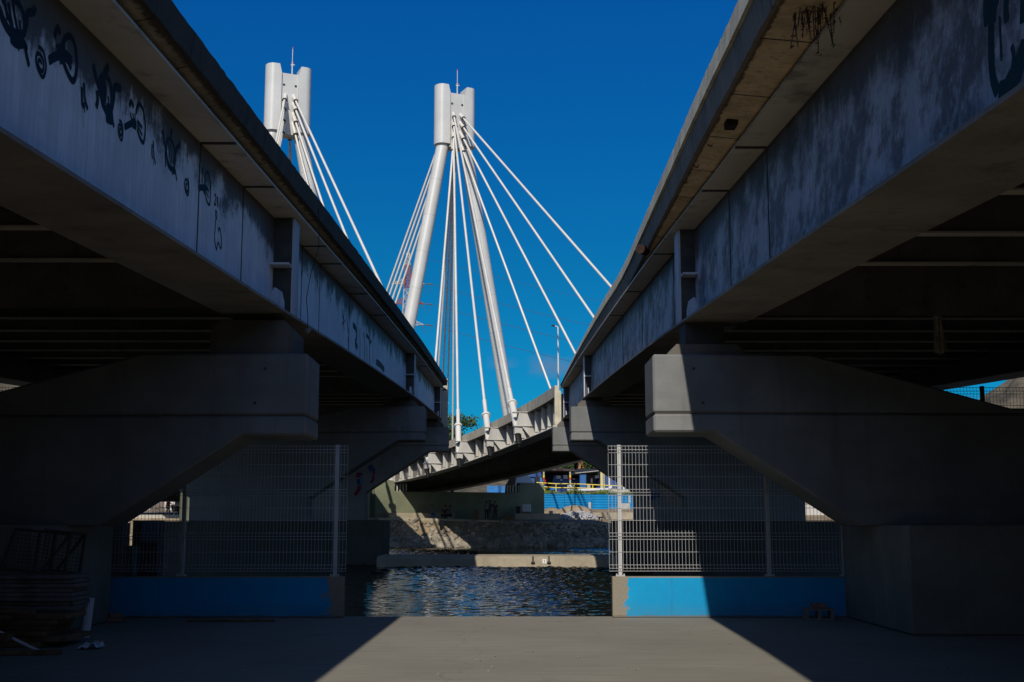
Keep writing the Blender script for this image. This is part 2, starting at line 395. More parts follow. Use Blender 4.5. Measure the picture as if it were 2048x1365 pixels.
# ------------------------------------------------------------------ setting: quay, water, far bank, hills
QY = 20.72           # edge of the quay
WZ = -0.36           # water level
mb = MB(); mb.box(-400, 400, -300, QY, -4, 0); struct(mb.build('quay_ground', M['ground']))
def river():
    r = random.Random(17); W_ = []
    for i in range(22):
        L = .17 * (.85 / .17) ** (i / 21.0); a = r.gauss(math.pi / 2, .5); k = 2 * math.pi / L
        W_.append((k * math.cos(a), k * math.sin(a), r.uniform(0, 6.28), .026 * L ** .95 * r.uniform(.5, 1)))
    def wave(x, y):
        g = .55 + .45 * math.sin(x * .31 + y * .17 + 1.3 * math.sin(y * .09)); return WZ + g * sum(A * math.sin(kx * x + ky * y + p) for kx, ky, p, A in W_)
    m = MB(); ys = [QY - .3]
    while ys[-1] < 101.2: ys.append(ys[-1] + .05 + .0011 * (ys[-1] - 20))
    x0, x1, n = -10.5, 8.0, 190; xs = [x0 + (x1 - x0) * i / n for i in range(n + 1)]
    for y in ys:
        for x in xs: m.v.append(Vector((x, y, wave(x, y) if x0 < x < x1 else WZ)))
    q = n + 1
    for j in range(len(ys) - 1):
        for i in range(n): m.face([j * q + i, j * q + i + 1, (j + 1) * q + i + 1, (j + 1) * q + i])
    for a, b in ((-900, x0), (x1, 900)):
        k = len(m.v); m.v += [Vector((a, ys[0], WZ)), Vector((b, ys[0], WZ)), Vector((b, ys[-1], WZ)), Vector((a, ys[-1], WZ))]; m.face([k, k + 1, k + 2, k + 3])
    return struct(m.build('water', M['water'], smooth=False))
_w = river()
for p_ in _w.data.polygons: p_.use_smooth = True

def bank_top(x): return 1.78 - .03 * max(-8, min(16, x))
SHORE = 100.6
def terr(x, y):
    bt = bank_top(x)
    pts = [(SHORE - 1.5, WZ - 1.0), (SHORE, WZ - .05), (SHORE + 2.9, bt), (SHORE + 3.1, bt + .02), (108, 1.95), (115.5, 2.0), (121.5, 3.0), (123.2, 3.05), (123.3, 4.4), (134, 4.7), (170, 5.0), (260, 8), (340, 9), (1600, 10)]
    if x < 0:
        pts = [(SHORE - 1.5, WZ - 1.0), (SHORE, WZ - .05), (SHORE + 2.9, bt), (SHORE + 3.1, bt + .02), (108, 1.95), (118, 2.1), (126, 2.4), (170, 4.0), (260, 7), (340, 8.5), (1600, 10)]
    return lerp(pts, y)
def terrain():
    xs = [-900, -500, -250, -120, -80, -60, -50, -40, -34, -28, -22, -18, -14, -10, -7, -4, -2, -.05, .05, 2, 4, 6, 9, 12, 16, 20, 26, 34, 50, 80, 140, 300, 600, 900]
    ys = [SHORE - 1.5, SHORE, SHORE + .7, SHORE + 1.4, SHORE + 2.1, SHORE + 2.9, SHORE + 3.1, 106, 108, 111, 115.5, 117, 119, 121.5, 123.2, 123.3, 126, 130, 134, 150, 170, 200, 260, 340, 500, 900, 1600]
    m = MB(); r = random.Random(3)
    for y in ys:
        for x in xs:
            z = terr(x, y)
            if 1 < y - SHORE < 2.8: z += r.uniform(-.1, .1)
            m.v.append(Vector((x, y, z)))
    n = len(xs)
    for j in range(len(ys) - 1):
        for i in range(n - 1): m.face([j * n + i, j * n + i + 1, (j + 1) * n + i + 1, (j + 1) * n + i])
    return struct(m.build('river_bank', M['soil']))
terrain()
def hills():
    m = MB(); r = random.Random(11)
    tab = [(-.9, 70), (-.6, 58), (-.45, 50), (-.40, 47), (-.33, 40), (-.25, 24), (-.15, 21), (-.02, 20), (.06, 22), (.12, 24), (.2, 26), (.3, 28), (.36, 31), (.385, 38), (.4, 44), (.42, 50), (.46, 56), (.6, 70), (.9, 80)]
    na, nr = 150, 12
    ph = [r.uniform(0, 6) for _ in range(6)]
    for j in range(nr + 1):
        for i in range(na + 1):
            t = -.9 + 1.8 * i / na
            f = j / nr; d = 300 + 110 * f
            h = lerp(tab, t)
            prof = math.sin(min(1, f * 1.25) * math.pi / 2) ** 1.2
            z = 8 + (h - 8) * prof + (1.6 * math.sin(t * 70 + ph[0] + f * 5) + 1.2 * math.sin(t * 160 + ph[1] + f * 9) + r.uniform(-.8, .8)) * prof
            m.v.append(Vector((t * d, d, z)))
    for j in range(nr):
        for i in range(na):
            a = j * (na + 1) + i; m.face([a, a + 1, a + na + 2, a + na + 1])
    return struct(m.build('hills', M['rock'], smooth=False))
hills()

# ------------------------------------------------------------------ the two approach viaducts
ZF = [(-30, 1.5 + .9), (0, 1.5 + 1.97), (6.1, 1.5 + 2.28), (10.9, 1.5 + 2.62), (15.6, 1.5 + 2.92), (21.3, 1.5 + 3.31), (29, 1.5 + 3.74), (36.3, 1.5 + 4.12), (43.6, 1.5 + 4.49), (58, 1.5 + 5.08), (63, 1.5 + 5.24)]
SIDE = [1]
def zf(y):           # smoothed flange level (the left deck lies a little higher near the camera)
    z = sum(lerp(ZF, y + d) for d in (-2, 0, 2)) / 3
    if SIDE[0] < 0: z += .12 * max(0, min(1, (21 - y) / 13))
    return z
Y0, Y1 = -40.0, 60.0
YS = [Y0 + (Y1 - Y0) * i / 66 for i in range(67)]
ROWS_R = (18.95, 43.0, 60.0); ROWS_L = (18.1, 42.3, 60.0)
SLAB_R = [(-30, 1.4), (0, 1.68), (4, 1.88), (9, 2.10), (12, 2.14), (15, 2.25), (20, 2.42), (27, 2.64), (36, 2.62), (60, 2.62)]
def slab_r(y): return sum(lerp(SLAB_R, y + d) for d in (-2, 0, 2)) / 3
CR, CL = 8.2, -8.88     # centre lines
WEBH = 1.48
def viaduct(side, label):
    SIDE[0] = side; ROWS = ROWS_R if side > 0 else ROWS_L
    c = CR if side > 0 else CL
    fl, wb, tf = (2.70, 2.96, 2.60) if side > 0 else (3.22, 3.53, 3.12)     # |x| of flange edge, web, top flange edge
    root = thing('approach_viaduct', label, 'viaduct', (c, 18.95, 4.5))
    webm = M['web_r'] if side > 0 else M['web_l']
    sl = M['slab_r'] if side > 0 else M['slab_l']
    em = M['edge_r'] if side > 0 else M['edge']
    def X(a, far): return side * a if not far else 2 * c - side * a
    for far in (False, True):
        s = side if not far else -side                     # towards the deck middle is +s
        e, w, t_ = X(fl, far), X(wb, far), X(tf, far)
        def ring(y, prof): return [(x, y, zf(y) + dz) for x, dz in prof]
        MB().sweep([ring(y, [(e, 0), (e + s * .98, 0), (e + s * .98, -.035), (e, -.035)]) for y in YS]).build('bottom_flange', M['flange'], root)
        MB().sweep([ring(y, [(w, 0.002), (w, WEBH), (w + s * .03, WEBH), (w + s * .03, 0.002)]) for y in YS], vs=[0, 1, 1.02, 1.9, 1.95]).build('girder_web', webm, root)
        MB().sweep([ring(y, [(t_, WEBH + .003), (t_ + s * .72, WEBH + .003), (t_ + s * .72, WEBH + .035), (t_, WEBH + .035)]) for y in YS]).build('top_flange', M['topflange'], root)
        # edge of the slab: soffit + fascia
        if side > 0 and not far: sx = slab_r; top = lambda y: 2.14 - .46 * max(0, min(1, (y - 32) / 28)); bot = 1.60
        else: sx = (lambda y: 2.96) if side < 0 else (lambda y: 2.5); top = lambda y: 1.90; bot = 1.64
        def srings(y):
            xo = X(sx(y), far); xi = t_ + s * .5
            return [(xo + s * .07, y, zf(y) + bot), (xo + s * .09, y, zf(y) + bot - .0), (xi, y, zf(y) + WEBH + .036), (xi, y, zf(y) + bot + .16), (xo + s * .07, y, zf(y) + bot + .16)]
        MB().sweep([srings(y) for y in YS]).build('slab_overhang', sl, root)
        h = lambda y: top(y) - bot
        rj = random.Random(5); YE = [Y0 + i for i in range(int(4 - Y0))] + [4 + .13 * i for i in range(int((Y1 - 4) / .13))] + [Y1]
        J = lambda k=.004: rj.uniform(-k, k) - (rj.uniform(0, .02) if rj.random() < .05 else 0)
        def frings(y):
            xo = X(sx(y), far) - s * .012; z = zf(y) + bot - .02; hh = h(y) * (.52 if side > 0 else 1)
            return [(xo + s * (.035 + rj.uniform(-.004, .004)), y, z - J(.006)), (xo + s * rj.uniform(-.002, .002), y, z + hh + (J(.006) if side < 0 else 0)), (xo + s * .24, y, z + hh), (xo + s * .24, y, z + .19), (xo + s * .075, y, z + .19), (xo + s * .075, y, z)]
        def krings(y):
            xo = X(sx(y), far) - s * .02; z = zf(y) + bot - .02 + h(y) * .52 + .004; hh = h(y) * .48
            return [(xo - s * .03, y, z), (xo - s * (.004 + rj.uniform(-.003, .003)), y, z + hh + J(.007)), (xo + s * .24, y, z + hh), (xo + s * .24, y, z)]
        if not far:
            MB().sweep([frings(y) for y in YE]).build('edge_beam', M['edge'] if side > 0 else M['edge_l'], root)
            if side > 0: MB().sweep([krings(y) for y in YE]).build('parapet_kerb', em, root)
        else:
            def f2(y):
                xo = X(sx(y), far) - s * .012; z = zf(y) + bot - .02
                return [(xo, y, z), (xo, y, z + .3), (xo + s * .24, y, z + .3), (xo + s * .24, y, z)]
            MB().sweep([f2(y) for y in YS]).build('edge_beam', em, root)
    # deck slab between the girders
    xa, xb = sorted((X(tf - .0, False) + side * .55, X(tf, True) - side * .55))
    MB().sweep([[(xa, y, zf(y) + WEBH + .037), (xb, y, zf(y) + WEBH + .037), (xb, y, zf(y) + WEBH + .3), (xa, y, zf(y) + WEBH + .3)] for y in YS]).build('deck_slab', M['steel_dk'], root)
    # cross beams
    x0, x1 = sorted((X(wb, False) + side * .035, X(wb, True) - side * .035))
    if True:
        m = MB(); m.box(c - 6.2, c + 6.2, -40.6, -40.05, 0.002, 4.2); m.build('abutment_wall', M['ped'], root)
    y = -5.4
    while y < 59:
        if min(abs(y - r) for r in ROWS) > .5:
            zb = zf(y) + .58
            bm_ = MB().box(x0, x1, y - .01, y + .01, zb + .026, zb + .90).build('cross_beam', M['beam'], root); MB().box(x0, x1, y - .085, y + .085, zb, zb + .025).build('lower_flange', M['topflange'], bm_)
        y += 2.45
    # bearing stiffeners, diaphragms, gussets over the piers
    for r in ROWS:
        e, w = side * fl, side * wb
        yy = r if r < 59 else 58.9
        z = zf(yy)
        a, b = sorted((e + side * .02, w - side * .004))
        MB().box(a, b, yy - .02, yy + .02, z + .005, z + WEBH - .005).build('stiffener_plate', M['mould'], root)
        o0, o1 = sorted((e + side * .0, e + side * .03)); MB().box(o0, o1, yy - .025, yy + .42, z + .005, z + WEBH - .005).build('stiffener_cover', M['cover'], root)
        MB().box(a, b, yy - .30, yy - .024, z + .70, z + .73).build('stiffener_shelf', M['cover'], root)
        m = MB(); g = [(yy - 1.25, .0), (yy - .35, .0), (yy - .35, .13), (yy - .55, .26), (yy - 1.05, .26), (yy - 1.25, .13)]
        gx = e + side * .06
        m.prism([(p, q) for p, q in g], lambda p, q: (gx, p, zf(p) + .004 + q), lambda p, q: (gx + side * .03, p, zf(p) + .004 + q))
        m.build('gusset_plate', M['cover'], root)
        m = MB(); m.box(x0, x1, yy - .02, yy + .02, z + .1, z + 1.4); m.build('diaphragm', M['beam'], root)
    return root
vl = viaduct(-1, 'left road viaduct, blue-grey steel girder with black spray-paint birds on it')
vr = viaduct(1, 'right road viaduct, dark mould-stained steel girder with pale concrete parapet edge')
# splices across the top flange and down the web
def splice(root, side, ys):
    SIDE[0] = side
    for y in ys:
        w, t_ = (2.96, 2.60) if side > 0 else (3.53, 3.12)
        z = zf(y); m = MB()
        a, b = sorted((side * (w - .001), side * (w - .008))); m.box(a, b, y - .012, y + .012, z + .01, z + WEBH - .004)
        a, b = sorted((side * t_, side * (w - .009))); m.box(a, b, y - .03, y + .03, z + WEBH - .012, z + WEBH + .001)
        m.build('web_splice', M['steel_dk'], root)
splice(vl, -1, (13.6, 15.9, 20.6, 22.6, 26.9, 31, 47.5))
splice(vr, 1, (13.5, 15.9, 21.4, 26.5, 31, 47.5))

# ------------------------------------------------------------------ piers
def pier(c, y, ztop, zped, zbase, hp, label, thick=1.1, mat=None):
    mat = mat or M['pier']
    root = thing('viaduct_pier', label, 'pier', (c, y, zbase), 'concrete piers of the two viaducts')
    y0, y1 = y - thick / 2, y + thick / 2
    zb = ztop - 1.18; g = ztop - .90                                # groove level
    H = 6.0
    top = [(-H, ztop), (-3.6, ztop), (-.6, ztop - .82), (.6, ztop - .82), (3.6, ztop), (H, ztop)]
    low = lambda z: min(H, 5.07 - max(0, (zb - z)) / .655) if z <= zb else H
    up = MB(); P = top + [(H, g + .008), (-H, g + .008)]
    up.prism([(a, b) for a, b in P], lambda a, b: (c + a, y0, b), lambda a, b: (c + a, y1, b))
    zc = zb - (5.07 - 2.05) * .655
    P = [(-H, g - .008), (H, g - .008), (H, zb), (5.07, zb), (2.05, zc), (2.05, zped - .02), (-2.05, zped - .02), (-2.05, zc), (-5.07, zb), (-H, zb)]
    if zc < zped:
        k = 5.07 - (zb - (zped - .02)) / .655
        P = [(-H, g - .008), (H, g - .008), (H, zb), (5.07, zb), (k, zped - .02), (-k, zped - .02), (-5.07, zb), (-H, zb)]
    up.prism([(a, b) for a, b in P], lambda a, b: (c + a, y0, b), lambda a, b: (c + a, y1, b))
    up.build('pier_cap', mat, root, bevel=.03)
    for tx, tz in ((-H + .62, ztop - .22), (-H + .75, ztop - .74), (-2.2, ztop - .3), (H - .62, ztop - .22), (H - .75, ztop - .72), (2.2, ztop - .3)):
        m = MB(); m.bar((c + tx, y0 + .02, tz), (c + tx, y0 - .002, tz), .024, 10); m.build('tie_hole', M['groove'], root)
    for tx in (-3.9, -1.5, 1.5, 3.9):
        m = MB(); m.box(c + tx - .004, c + tx + .004, y0 - .002, y0 + .01, max(zped, zb - .1) if abs(tx) > 2 else g + .1, (ztop if abs(tx) > 3.6 else ztop - .9) - .02) if abs(tx) > 3 else m.box(c + tx - .004, c + tx + .004, y0 - .002, y0 + .01, zped + .1, g - .1); m.build('form_joint', mat, root)
    m = MB(); m.box(c - H + .03, c + H - .03, y0 + .03, y1 - .03, g - .02, g + .02); m.build('joint_groove', M['groove'], root)
    m = MB(); m.box(c - hp, c + hp, y - 1.85, y + 1.45, zbase, zped); m.build('pedestal', M['ped'] if y < 30 else M['ped_shaded'], root, bevel=.03)
    return root
def plinths(root, c, y, ztop):
    SIDE[0] = 1 if c > 0 else -1
    for sx in (-1, 1):
        e = c + sx * (6.0 - .24)
        z1 = ztop + .17 if c > 0 and y < 30 else zf(y) - .035 - .13
        a, b = sorted((e, e - sx * 1.2))
        m = MB(); ch = .14
        m.prism([(a, ztop), (b, ztop), (b, z1 - ch), (b - ch, z1), (a + ch, z1), (a, z1 - ch)], lambda p, q: (p, y - .45, q), lambda p, q: (p, y + .45, q))
        m.build('bearing_plinth', M['plinth'], root)
        m = MB(); m.box((a + b) / 2 - .3, (a + b) / 2 + .3, y - .3, y + .3, z1 + .002, zf(y) - .04); m.build('bearing', M['steel_dk'], root)
specs = [(1, 18.95, 4.06, 1.5, 0.0, 2.68), (1, 43.0, 5.57, 1.62, -1.8, 3.0), (1, 60.0, 6.2, 1.72, -1.8, 3.05),
         (-1, 18.1, 3.95, 1.5, 0.0, 2.68), (-1, 43.0, 5.57, 1.62, -1.8, 3.0), (-1, 60.0, 6.2, 1.72, -1.8, 3.05)]
names = ['nearest pier of the right viaduct, sunlit end of its cap above the fence',
         'second pier of the right viaduct, standing in the river with a small sunlit cap end',
         'farthest pier of the right viaduct where the cable-stayed span begins',
         'nearest pier of the left viaduct, wholly in shade above the blue wall',
         'second pier of the left viaduct, dark in the river behind the mesh fence',
         'farthest pier of the left viaduct, with red and blue graffiti on its flank']
PIERS = []
for (s, y, zt, zp, zb, hp), nm in zip(specs, names):
    c = CR if s > 0 else CL
    p = pier(c, y, zt, zp, zb, hp, nm); PIERS.append(p); plinths(p, c, y, zt)
for root, s in ((vl, -1), (vr, 1)):      # concrete end posts where the approach deck stops
    m = MB(); x = s * (2.32 if s > 0 else 2.95); a, b = sorted((x, x + s * .32))
    m.box(a, b, 60.06, 60.5, 6.22, zf(60) + 1.40); m.build('end_post', M['edge_r'], root)
# low tie beam in the water between the farthest piers
tb = thing('tie_beam', 'low pale concrete beam lying across the water between the farthest piers', 'concrete beam', (-.4, 57, WZ))
m = MB(); m.prism([(55.2, WZ - .9), (58.7, WZ - .9), (58.7, .12), (55.5, .12), (55.2, .0)], lambda a, b: (CL + 3.08, a, b), lambda a, b: (CR - 3.08, a, b))
m.build('beam_body', M['concrete'], tb)
p = at(1089, 1123, Y=55.17)
m = MB(); m.box(p.x - .085, p.x + .085, 55.165, 55.195, p.z - .10, p.z + .10); pl = m.build('number_plate', M['signw'], tb)
def text(body, size, mat, loc, rot, parent, name, depth=.004):
    cu = bpy.data.curves.new(name, 'FONT'); cu.body = body; cu.size = size; cu.align_x = 'CENTER'; cu.align_y = 'CENTER'; cu.extrude = depth
    ob = bpy.data.objects.new(name, cu); C.objects.link(ob)
    dg = bpy.context.evaluated_depsgraph_get(); me = bpy.data.meshes.new_from_object(ob.evaluated_get(dg))
    bpy.data.objects.remove(ob); bpy.data.curves.remove(cu)
    ob = bpy.data.objects.new(name, me); C.objects.link(ob); me.materials.clear(); me.materials.append(mat)
    o = Vector((0, 0, 0)); q = parent
    while q is not None: o = o + q.location; q = q.parent
    ob.parent = parent; ob.location = Vector(loc) - o; ob.rotation_euler = rot
    return ob
text('5', .17, M['black'], (p.x, 55.16, p.z), (math.pi / 2, 0, 0), tb, 'numeral')
for u in (1066, 1098):
    q = at(u, 1120, Y=55.1)
    m = MB(); m.bar((q.x, 55.16, q.z - .12), (q.x, 55.16, q.z + .16), .03); m.bar((q.x - .08, 55.16, q.z - .13), (q.x + .08, 55.16, q.z - .13), .05)
    m.build('mooring_bracket', M['black'], tb)

# ------------------------------------------------------------------ cable-stayed spans, curving left over the river
ROFF = 5.9
class Span:
    def __init__(s, cx, R, sp): s.cx, s.R, s.sp = cx, R, sp
    def fr(s, d):
        t0 = math.radians(4.5); a = t0 + d / s.R
        o = Vector((s.cx - s.R * (math.cos(t0) - math.cos(a)), 60.6 + s.R * (math.sin(a) - math.sin(t0)), 0))
        return o, Vector((math.cos(a), math.sin(a), 0)), Vector((-math.sin(a), math.cos(a), 0))
    def p(s, d, off, z): o, r, t = s.fr(d); return o + r * off + Vector((0, 0, z))
ZB = [(0, 6.25), (6, 6.36), (12, 6.40), (22, 6.19), (31, 5.87), (35, 5.73), (43, 5.38), (50, 5.08), (56, 4.9), (62, 4.7), (75, 4.2), (95, 3.5)]
def zb(d, k=1.0): return sum(lerp(ZB, max(0, d * k) + e) for e in (-3, 0, 3)) / 3
BR = [11.1, 20.8, 30.2, 39.4]
SEL = [(0, .45), (12, .6), (30, .85), (38, .88), (46, .72), (52, .58), (57, .38), (63, .2), (90, .1)]
def se(d, k, off): return lerp(SEL, max(0, d * k)) * (off + ROFF) / (2 * ROFF)      # the outer edge of the curve lies higher
def cable_bridge(sp, k, label, plabel, pierlabel, near):
    """near = -1: the edge facing the camera is on the left"""
    br = [b / k for b in BR]; back = [sp.sp + 17.5 - 1.5 * i for i in range(4)]; sb = br + back
    L = 93 / k
    root = thing('cable_stayed_deck', label, 'bridge deck', sp.p(sp.sp, 0, zb(53)))
    N = 60; ds = [L * i / N for i in range(N + 1)]
    def sw(prof): return [[sp.p(d, o, zb(d, k) + z + se(d, k, o)) for o, z in prof] for d in ds]
    e = ROFF
    MB().sweep(sw([(-e + .03, 1.62), (e - .03, 1.62), (e - .4, 1.45), (-e + .4, 1.45)])).build('deck_slab', M['steel_dk'], root)
    for s in (-1, 1):
        MB().sweep(sw([(s * (e - .015), 1.50), (s * e, 2.05), (s * (e - .22), 2.05), (s * (e - .22), 1.63)])).build('parapet', M['edge_r'], root)
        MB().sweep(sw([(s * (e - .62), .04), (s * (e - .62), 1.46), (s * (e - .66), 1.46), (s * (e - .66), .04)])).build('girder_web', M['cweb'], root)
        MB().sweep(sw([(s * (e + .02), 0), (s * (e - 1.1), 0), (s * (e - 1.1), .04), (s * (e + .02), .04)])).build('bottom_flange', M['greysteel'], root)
        n = int(L / (2.34 / k))
        for i in range(1, n):
            d = i * 2.34 / k
            if s != near and d > 6 and False: continue
            if d > 70: continue
            m = MB()
            o, r, t = sp.fr(d); z0 = zb(d, k) + se(d, k, s * ROFF)
            P = lambda off, z, dt: o + r * (s * off) + t * dt + Vector((0, 0, z0 + z))
            m.prism([(e - .615, .045), (e - .12, .045), (e - .30, .4), (e - .38, 1.44), (e - .615, 1.44)], lambda a, b: P(a, b, -.02), lambda a, b: P(a, b, .02))
            m.prism([(e - .40, .3), (e - .22, .3), (e - .22, 1.58), (e - .40, 1.58)], lambda a, b: P(a, b, -.09), lambda a, b: P(a, b, -.03))
            m.build('rib', M['greysteel'], root)
        # cable anchor brackets
        for d in sb:
            if d > L or (s != near and d < sp.sp and d > 90): continue
            o, r, t = sp.fr(d); z0 = zb(d, k) + se(d, k, s * ROFF)
            P = lambda off, z, dt: o + r * (s * off) + t * dt + Vector((0, 0, z0 + z))
            m = MB()
            for z in (1.52, .72):
                m.prism([(e - .6, -.45), (e + .75, -.30), (e + .75, .30), (e - .6, .45)], lambda a, b: P(a, z, b), lambda a, b: P(a, z + .045, b))
            for dt in (-.30, .26):
                m.prism([(e - .6, .75), (e + .62, .75), (e + .45, 1.52), (e - .6, 1.52)], lambda a, b: P(a, b, dt), lambda a, b: P(a, b, dt + .04))
                m.prism([(e - .6, .05), (e - .25, .05), (e + .3, .72), (e - .6, .72)], lambda a, b: P(a, b, dt), lambda a, b: P(a, b, dt + .04))
            m.prism([(e + .25, .30), (e + .70, .30), (e + .70, .72), (e + .25, .72)], lambda a, b: P(a, b, -.22), lambda a, b: P(a, b, .22))
            bk = m.build('anchor_bracket', M['greysteel'], root)
            m = MB(); m.bar(P(e + .5, .30, -.05), P(e + .42, -.30, -.12), .17, 10); m.bar(P(e + .5, .34, -.05), P(e + .5, .26, -.05), .21, 10)
            m.bar(P(e + .42, -.30, -.12), P(e + .41, -.42, -.13), .06, 8)
            m.build('damper', M['black'], bk)
    y = 3.0
    while y < L:
        m = MB(); o, r, t = sp.fr(y); z0 = zb(y, k) + se(y, k, 0); sl_ = se(y, k, ROFF) / (2 * ROFF)
        Mx = Matrix(((r.x, t.x, 0, o.x), (r.y, t.y, 0, o.y), (sl_, 0, 1, z0), (0, 0, 0, 1)))
        m.box(-e + .7, e - .7, -.12, .12, .30, .33, Mx); m.box(-e + .7, e - .7, -.01, .01, .33, 1.44, Mx)
        m.build('cross_beam', M['beam'], root); y += 3.1
    # ------------------------------------------------ pylon
    o, l, h = sp.fr(sp.sp); dz = 0
    f = -h                                                         # towards the camera's bank
    py = thing('bridge_pylon', plabel, 'pylon', o + Vector((0, 0, 5.2)))
    Q = lambda a, b, z: o + l * a + f * b + Vector((0, 0, z))
    zt, zl = sp.zt, sp.zl
    def colring(s, z):
        pts = []
        xi, xo, D = .74, 1.34, .80
        pts.append((s * xi, D)); 
        pts.append((s * xo, D))
        for i in range(1, 12):
            a = math.pi / 2 - math.pi * i / 12
            pts.append((s * (xo + .62 * math.cos(a)), D * math.sin(a)))
        pts += [(s * xo, -D), (s * xi, -D)]
        return pts
    m = MB()
    for s in (-1, 1):
        R = colring(s, 0)
        m.sweep([[Q(a, b, zl + .001) for a, b in R], [Q(a, b, zt - .75) for a, b in R], [Q(a if abs(a) > .8 else s * .92, b, zt) for a, b in R]])
    m.build('pylon_head', M['white'], py, smooth=True)
    m = MB(); m.prism([(-.735, -.62), (.735, -.62), (.735, .62), (-.735, .62)], lambda a, b: Q(a, b, zl - .25), lambda a, b: Q(a, b, zt - .72)); m.build('anchor_box', M['white'], py)
    for s in (-1, 1):
        m = MB(); m.bar(Q(s * 1.16, 0, zl - .0), Q(s * 6.8, 0, 5.35), .57, 32, .60); lg = m.build('leg', M['white'], py, smooth=True)
        m = MB()
        for i in range(1, 9):
            k2 = i / 9; c0 = Q(s * 1.16, 0, zl).lerp(Q(s * 6.8, 0, 5.35), k2); c1 = Q(s * 1.16, 0, zl).lerp(Q(s * 6.8, 0, 5.35), k2 + .0009)
            m.bar(c0, c1, .578 + .03 * k2, 32)
        m.build('weld_seam', M['greysteel'], lg)
        m = MB()
        m.sweep([[Q(s * 6.8 + a * 1.05, b * 1.0, 4.95) for a, b in ((-1, -1), (1, -1), (1, 1), (-1, 1))], [Q(s * 6.73 + a * .62, b * .62, 6.0) for a, b in ((-1, -1), (1, -1), (1, 1), (-1, 1))]])
        m.build('leg_foot', M['white'], py)
    m = MB(); c0 = Q(.35, -.2, zt - .75)
    m.bar(c0, c0 + Vector((0, 0, 1.3)), .06, 6); m.bar(c0 + Vector((0, 0, 1.3)), c0 + Vector((0, 0, 2.6)), .032, 6); m.bar(c0 + Vector((-.12, 0, 1.15)), c0 + Vector((.2, 0, 1.15)), .05, 6)
    lr = m.build('lightning_rod', M['white'], py)
    m = MB(); m.bar(c0 + Vector((0, 0, 2.6)), c0 + Vector((0, 0, 2.75)), .035, 6); m.box(c0.x - .08, c0.x + .10, c0.y - .05, c0.y + .05, c0.z + 1.3, c0.z + 1.37); m.build('red_tip', M['red'], lr)
    m = MB()
    for a in (-.42, .42): m.bar(Q(a * 1.2, .61, zt - 1.75), Q(a * 1.2, .64, zt - 1.75), .11, 10)
    m.build('port_hole', M['steel_dk'], py)
    # cables: four to each edge on each side
    zh = [zt - 2.75, zt - 3.55, zt - 4.5, zt - 5.55]
    if sp.R < 130: zh = [zt - 2.7 , zt - 3.4, zt - 4.3, zt - 5.2]
    for ff, dd in ((1, br), (-1, back)):
        for i, d in enumerate(dd):
            for s in (-1, 1):
                a0 = Q(s * .36, ff * .64, zh[i])
                oo, rr, tt = sp.fr(d); b0 = oo + rr * (s * (e + .5)) + Vector((0, 0, zb(d, k) + .55 + se(d, k, s * e)))
                dirv = (b0 - a0).normalized()
                cb = MB().bar(a0 - dirv * .3, b0, .095, 10).build('stay_cable', M['cable'], py, smooth=True)
                MB().bar(a0 - dirv * .2, a0 + dirv * .85, .17, 10).build('head_sleeve', M['cable'], cb, smooth=True)
                m = MB(); m.bar(b0 - dirv * 4.2, b0 - dirv * 2.6, .14, 10); m.bar(b0 - dirv * 2.6, b0, .21, 12); m.bar(b0 - dirv * 2.75, b0 - dirv * 2.6, .30, 12)
                m.build('cable_sleeve', M['cable'], cb, smooth=True)
                m = MB(); m.bar(a0 + dirv * .80, a0 + dirv * .9, .2, 10); m.build('rubber_collar', M['steel_dk'], cb)
    # ------------------------------------------------ the pier under it
    pr = thing('pylon_pier', pierlabel, 'pier', o + Vector((0, 0, 2)))
    half = sp.half
    m = MB()
    hl = half - .8 if half > 8 else half; top = [(-hl, 1.6), (half, 1.6), (half, 5.05), (half - .5, 5.25), (6.0, 5.25), (5.9, 4.35), (-5.9, 4.35), (-6.0, 5.25), (-hl + .9, 5.35), (-hl, 5.0)]
    m.prism(top, lambda a, b: Q(a, 1.5, b), lambda a, b: Q(a, -1.5, b)); m.build('pier_wall', M['green'], pr, bevel=.05)
    m = MB(); m.prism([(-hl + .9, 1.5), (half - 9.3, 1.5), (half - 9.3, 2.5), (-hl + .9, 2.5)], lambda a, b: Q(a, 2.6, b), lambda a, b: Q(a, 1.52, b)); m.build('footing', M['concrete'], pr)
    for s in (-1, 1):
        m = MB()
        for i in range(5):
            m.prism([(s * (6.0 - i * .28), 4.36), (s * (5.9 - i * .28), 4.36), (s * (5.9 - i * .28), 5.0), (s * (6.0 - i * .28), 5.0)], lambda a, b: Q(a, 1.4, b), lambda a, b: Q(a, 1.3, b))
        m.build('guard_bars', M['greysteel'], pr)
    return root, py, pr
right = Span(CR, 140.0, 51.2); right.zt, right.zl, right.half = 41.85, 36.2, 8.5
left = Span(CL, 122.9, 40.7); left.zt, left.zl, left.half = 40.0, 34.2, 7.4
dr, pyr, prr = cable_bridge(right, 1.0, 'right cable-stayed deck sweeping left across the river, ribbed pale girder with cable brackets',
    'nearer-to-centre white A-shaped pylon with its legs and cables in full view', 'olive green wall pier under the right pylon on the far bank, half sunlit', -1)
dl, pyl, prl = cable_bridge(left, 1.139, 'left cable-stayed deck, almost hidden behind the left viaduct',
    'left white pylon with only its head rising over the left viaduct', 'olive green pier end seen in a sliver at the left of the bigger green pier', 1)

